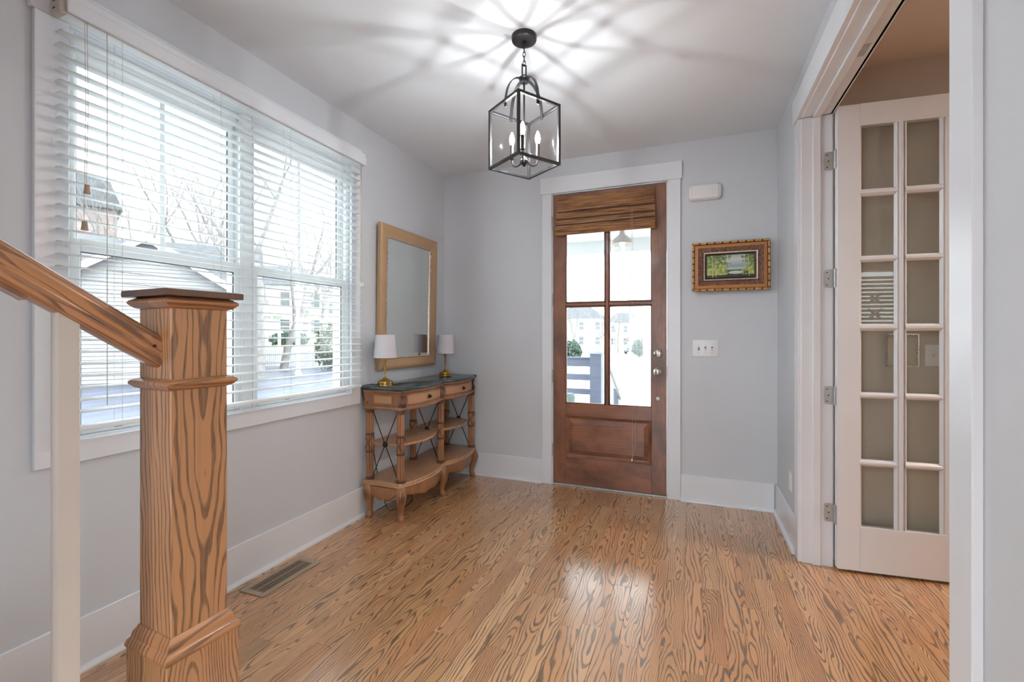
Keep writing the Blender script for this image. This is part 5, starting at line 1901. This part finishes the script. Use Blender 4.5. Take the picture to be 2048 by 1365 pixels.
b.prism([(0.36 * math.cos(math.radians(22.5 + 45 * i)), 0.36 * math.sin(math.radians(22.5 + 45 * i))) for i in range(8)], 'y', -0.01, 0.01)
sgp = b.build('sign_plate', M['red'], sg, smooth=0)
fc = bpy.data.curves.new('lettering', 'FONT')
fc.body = 'STOP'
fc.size = 0.26
fc.align_x = 'CENTER'
fc.align_y = 'CENTER'
fc.extrude = 0.003
fc.materials.append(M['white_ext'])
fo = bpy.data.objects.new('lettering', fc)
COL.objects.link(fo)
fme = bpy.data.meshes.new_from_object(fo.evaluated_get(bpy.context.evaluated_depsgraph_get()))
bpy.data.objects.remove(fo)
fo = bpy.data.objects.new('lettering', fme)
COL.objects.link(fo)
fo.matrix_world = SM @ Matrix.Translation((0, -0.016, 0)) @ Matrix.Rotation(R90, 4, 'X')
fo.parent = sg
fo.matrix_parent_inverse = MATRIX[sg].inverted()

hm, hl = house_frame(-6.75, 78.0, math.radians(6))
ca_ = empty('parked_car', hl, 'dark parked car at the end of the street', 'car')
b = hb(hm)
sil = [(-0.86, 0.35), (0.86, 0.35), (0.90, 0.75), (0.84, 1.0), (-0.84, 1.0), (-0.90, 0.75)]
b.prism(sil, 'y', 0.0, 4.4)
b.build('body', M['car_paint'], ca_, smooth=0)
b = hb(hm)
b.add([(-0.80, 0.9, 1.0), (0.80, 0.9, 1.0), (0.80, 4.2, 1.0), (-0.80, 4.2, 1.0), (-0.62, 1.5, 1.62), (0.62, 1.5, 1.62), (0.62, 3.9, 1.62), (-0.62, 3.9, 1.62)],
      [(0, 3, 2, 1), (4, 5, 6, 7), (0, 1, 5, 4), (1, 2, 6, 5), (2, 3, 7, 6), (3, 0, 4, 7)])
b.build('cabin', M['win_dark'], ca_, smooth=0)
hb(hm).box(-0.6, 0.6, 1.55, 3.85, 1.62, 1.66).build('roof', M['car_paint'], ca_, smooth=0)
for sx2 in (-0.82, 0.82):
    for yy in (0.8, 3.5):
        hb(hm).lathe([(0.0, -0.1), (0.33, -0.1), (0.33, 0.1), (0.0, 0.1)], (sx2, yy, 0.33), 16, 'x').build('wheel', M['black'], ca_)
    hb(hm).rbox(sx2 - 0.16 if sx2 > 0 else sx2, sx2 if sx2 > 0 else sx2 + 0.16, -0.03, 0.05, 0.68, 0.82, 0.01).build('headlamp', M['white_ext'], ca_)
hb(hm).box(-0.45, 0.45, -0.04, 0.02, 0.45, 0.62).build('grille', M['black'], ca_, smooth=0)
hm, hl = house_frame(-5.15, 48.0)
bp = empty('brick_pier', hl, 'brick gate pier at the right edge of the door glass', 'pier')
M['pier_brick'] = plain('red_brown_brick', (0.32, 0.21, 0.17, 1), 0.8, vary=0.25, scale=6)
hb(hm).box(-0.27, 0.27, 0, 0.54, 0, 1.75).build('shaft', M['pier_brick'], bp, smooth=0)
hb(hm).box(-0.33, 0.33, -0.06, 0.60, 1.75, 1.87).build('cap', M['concrete'], bp, smooth=0)
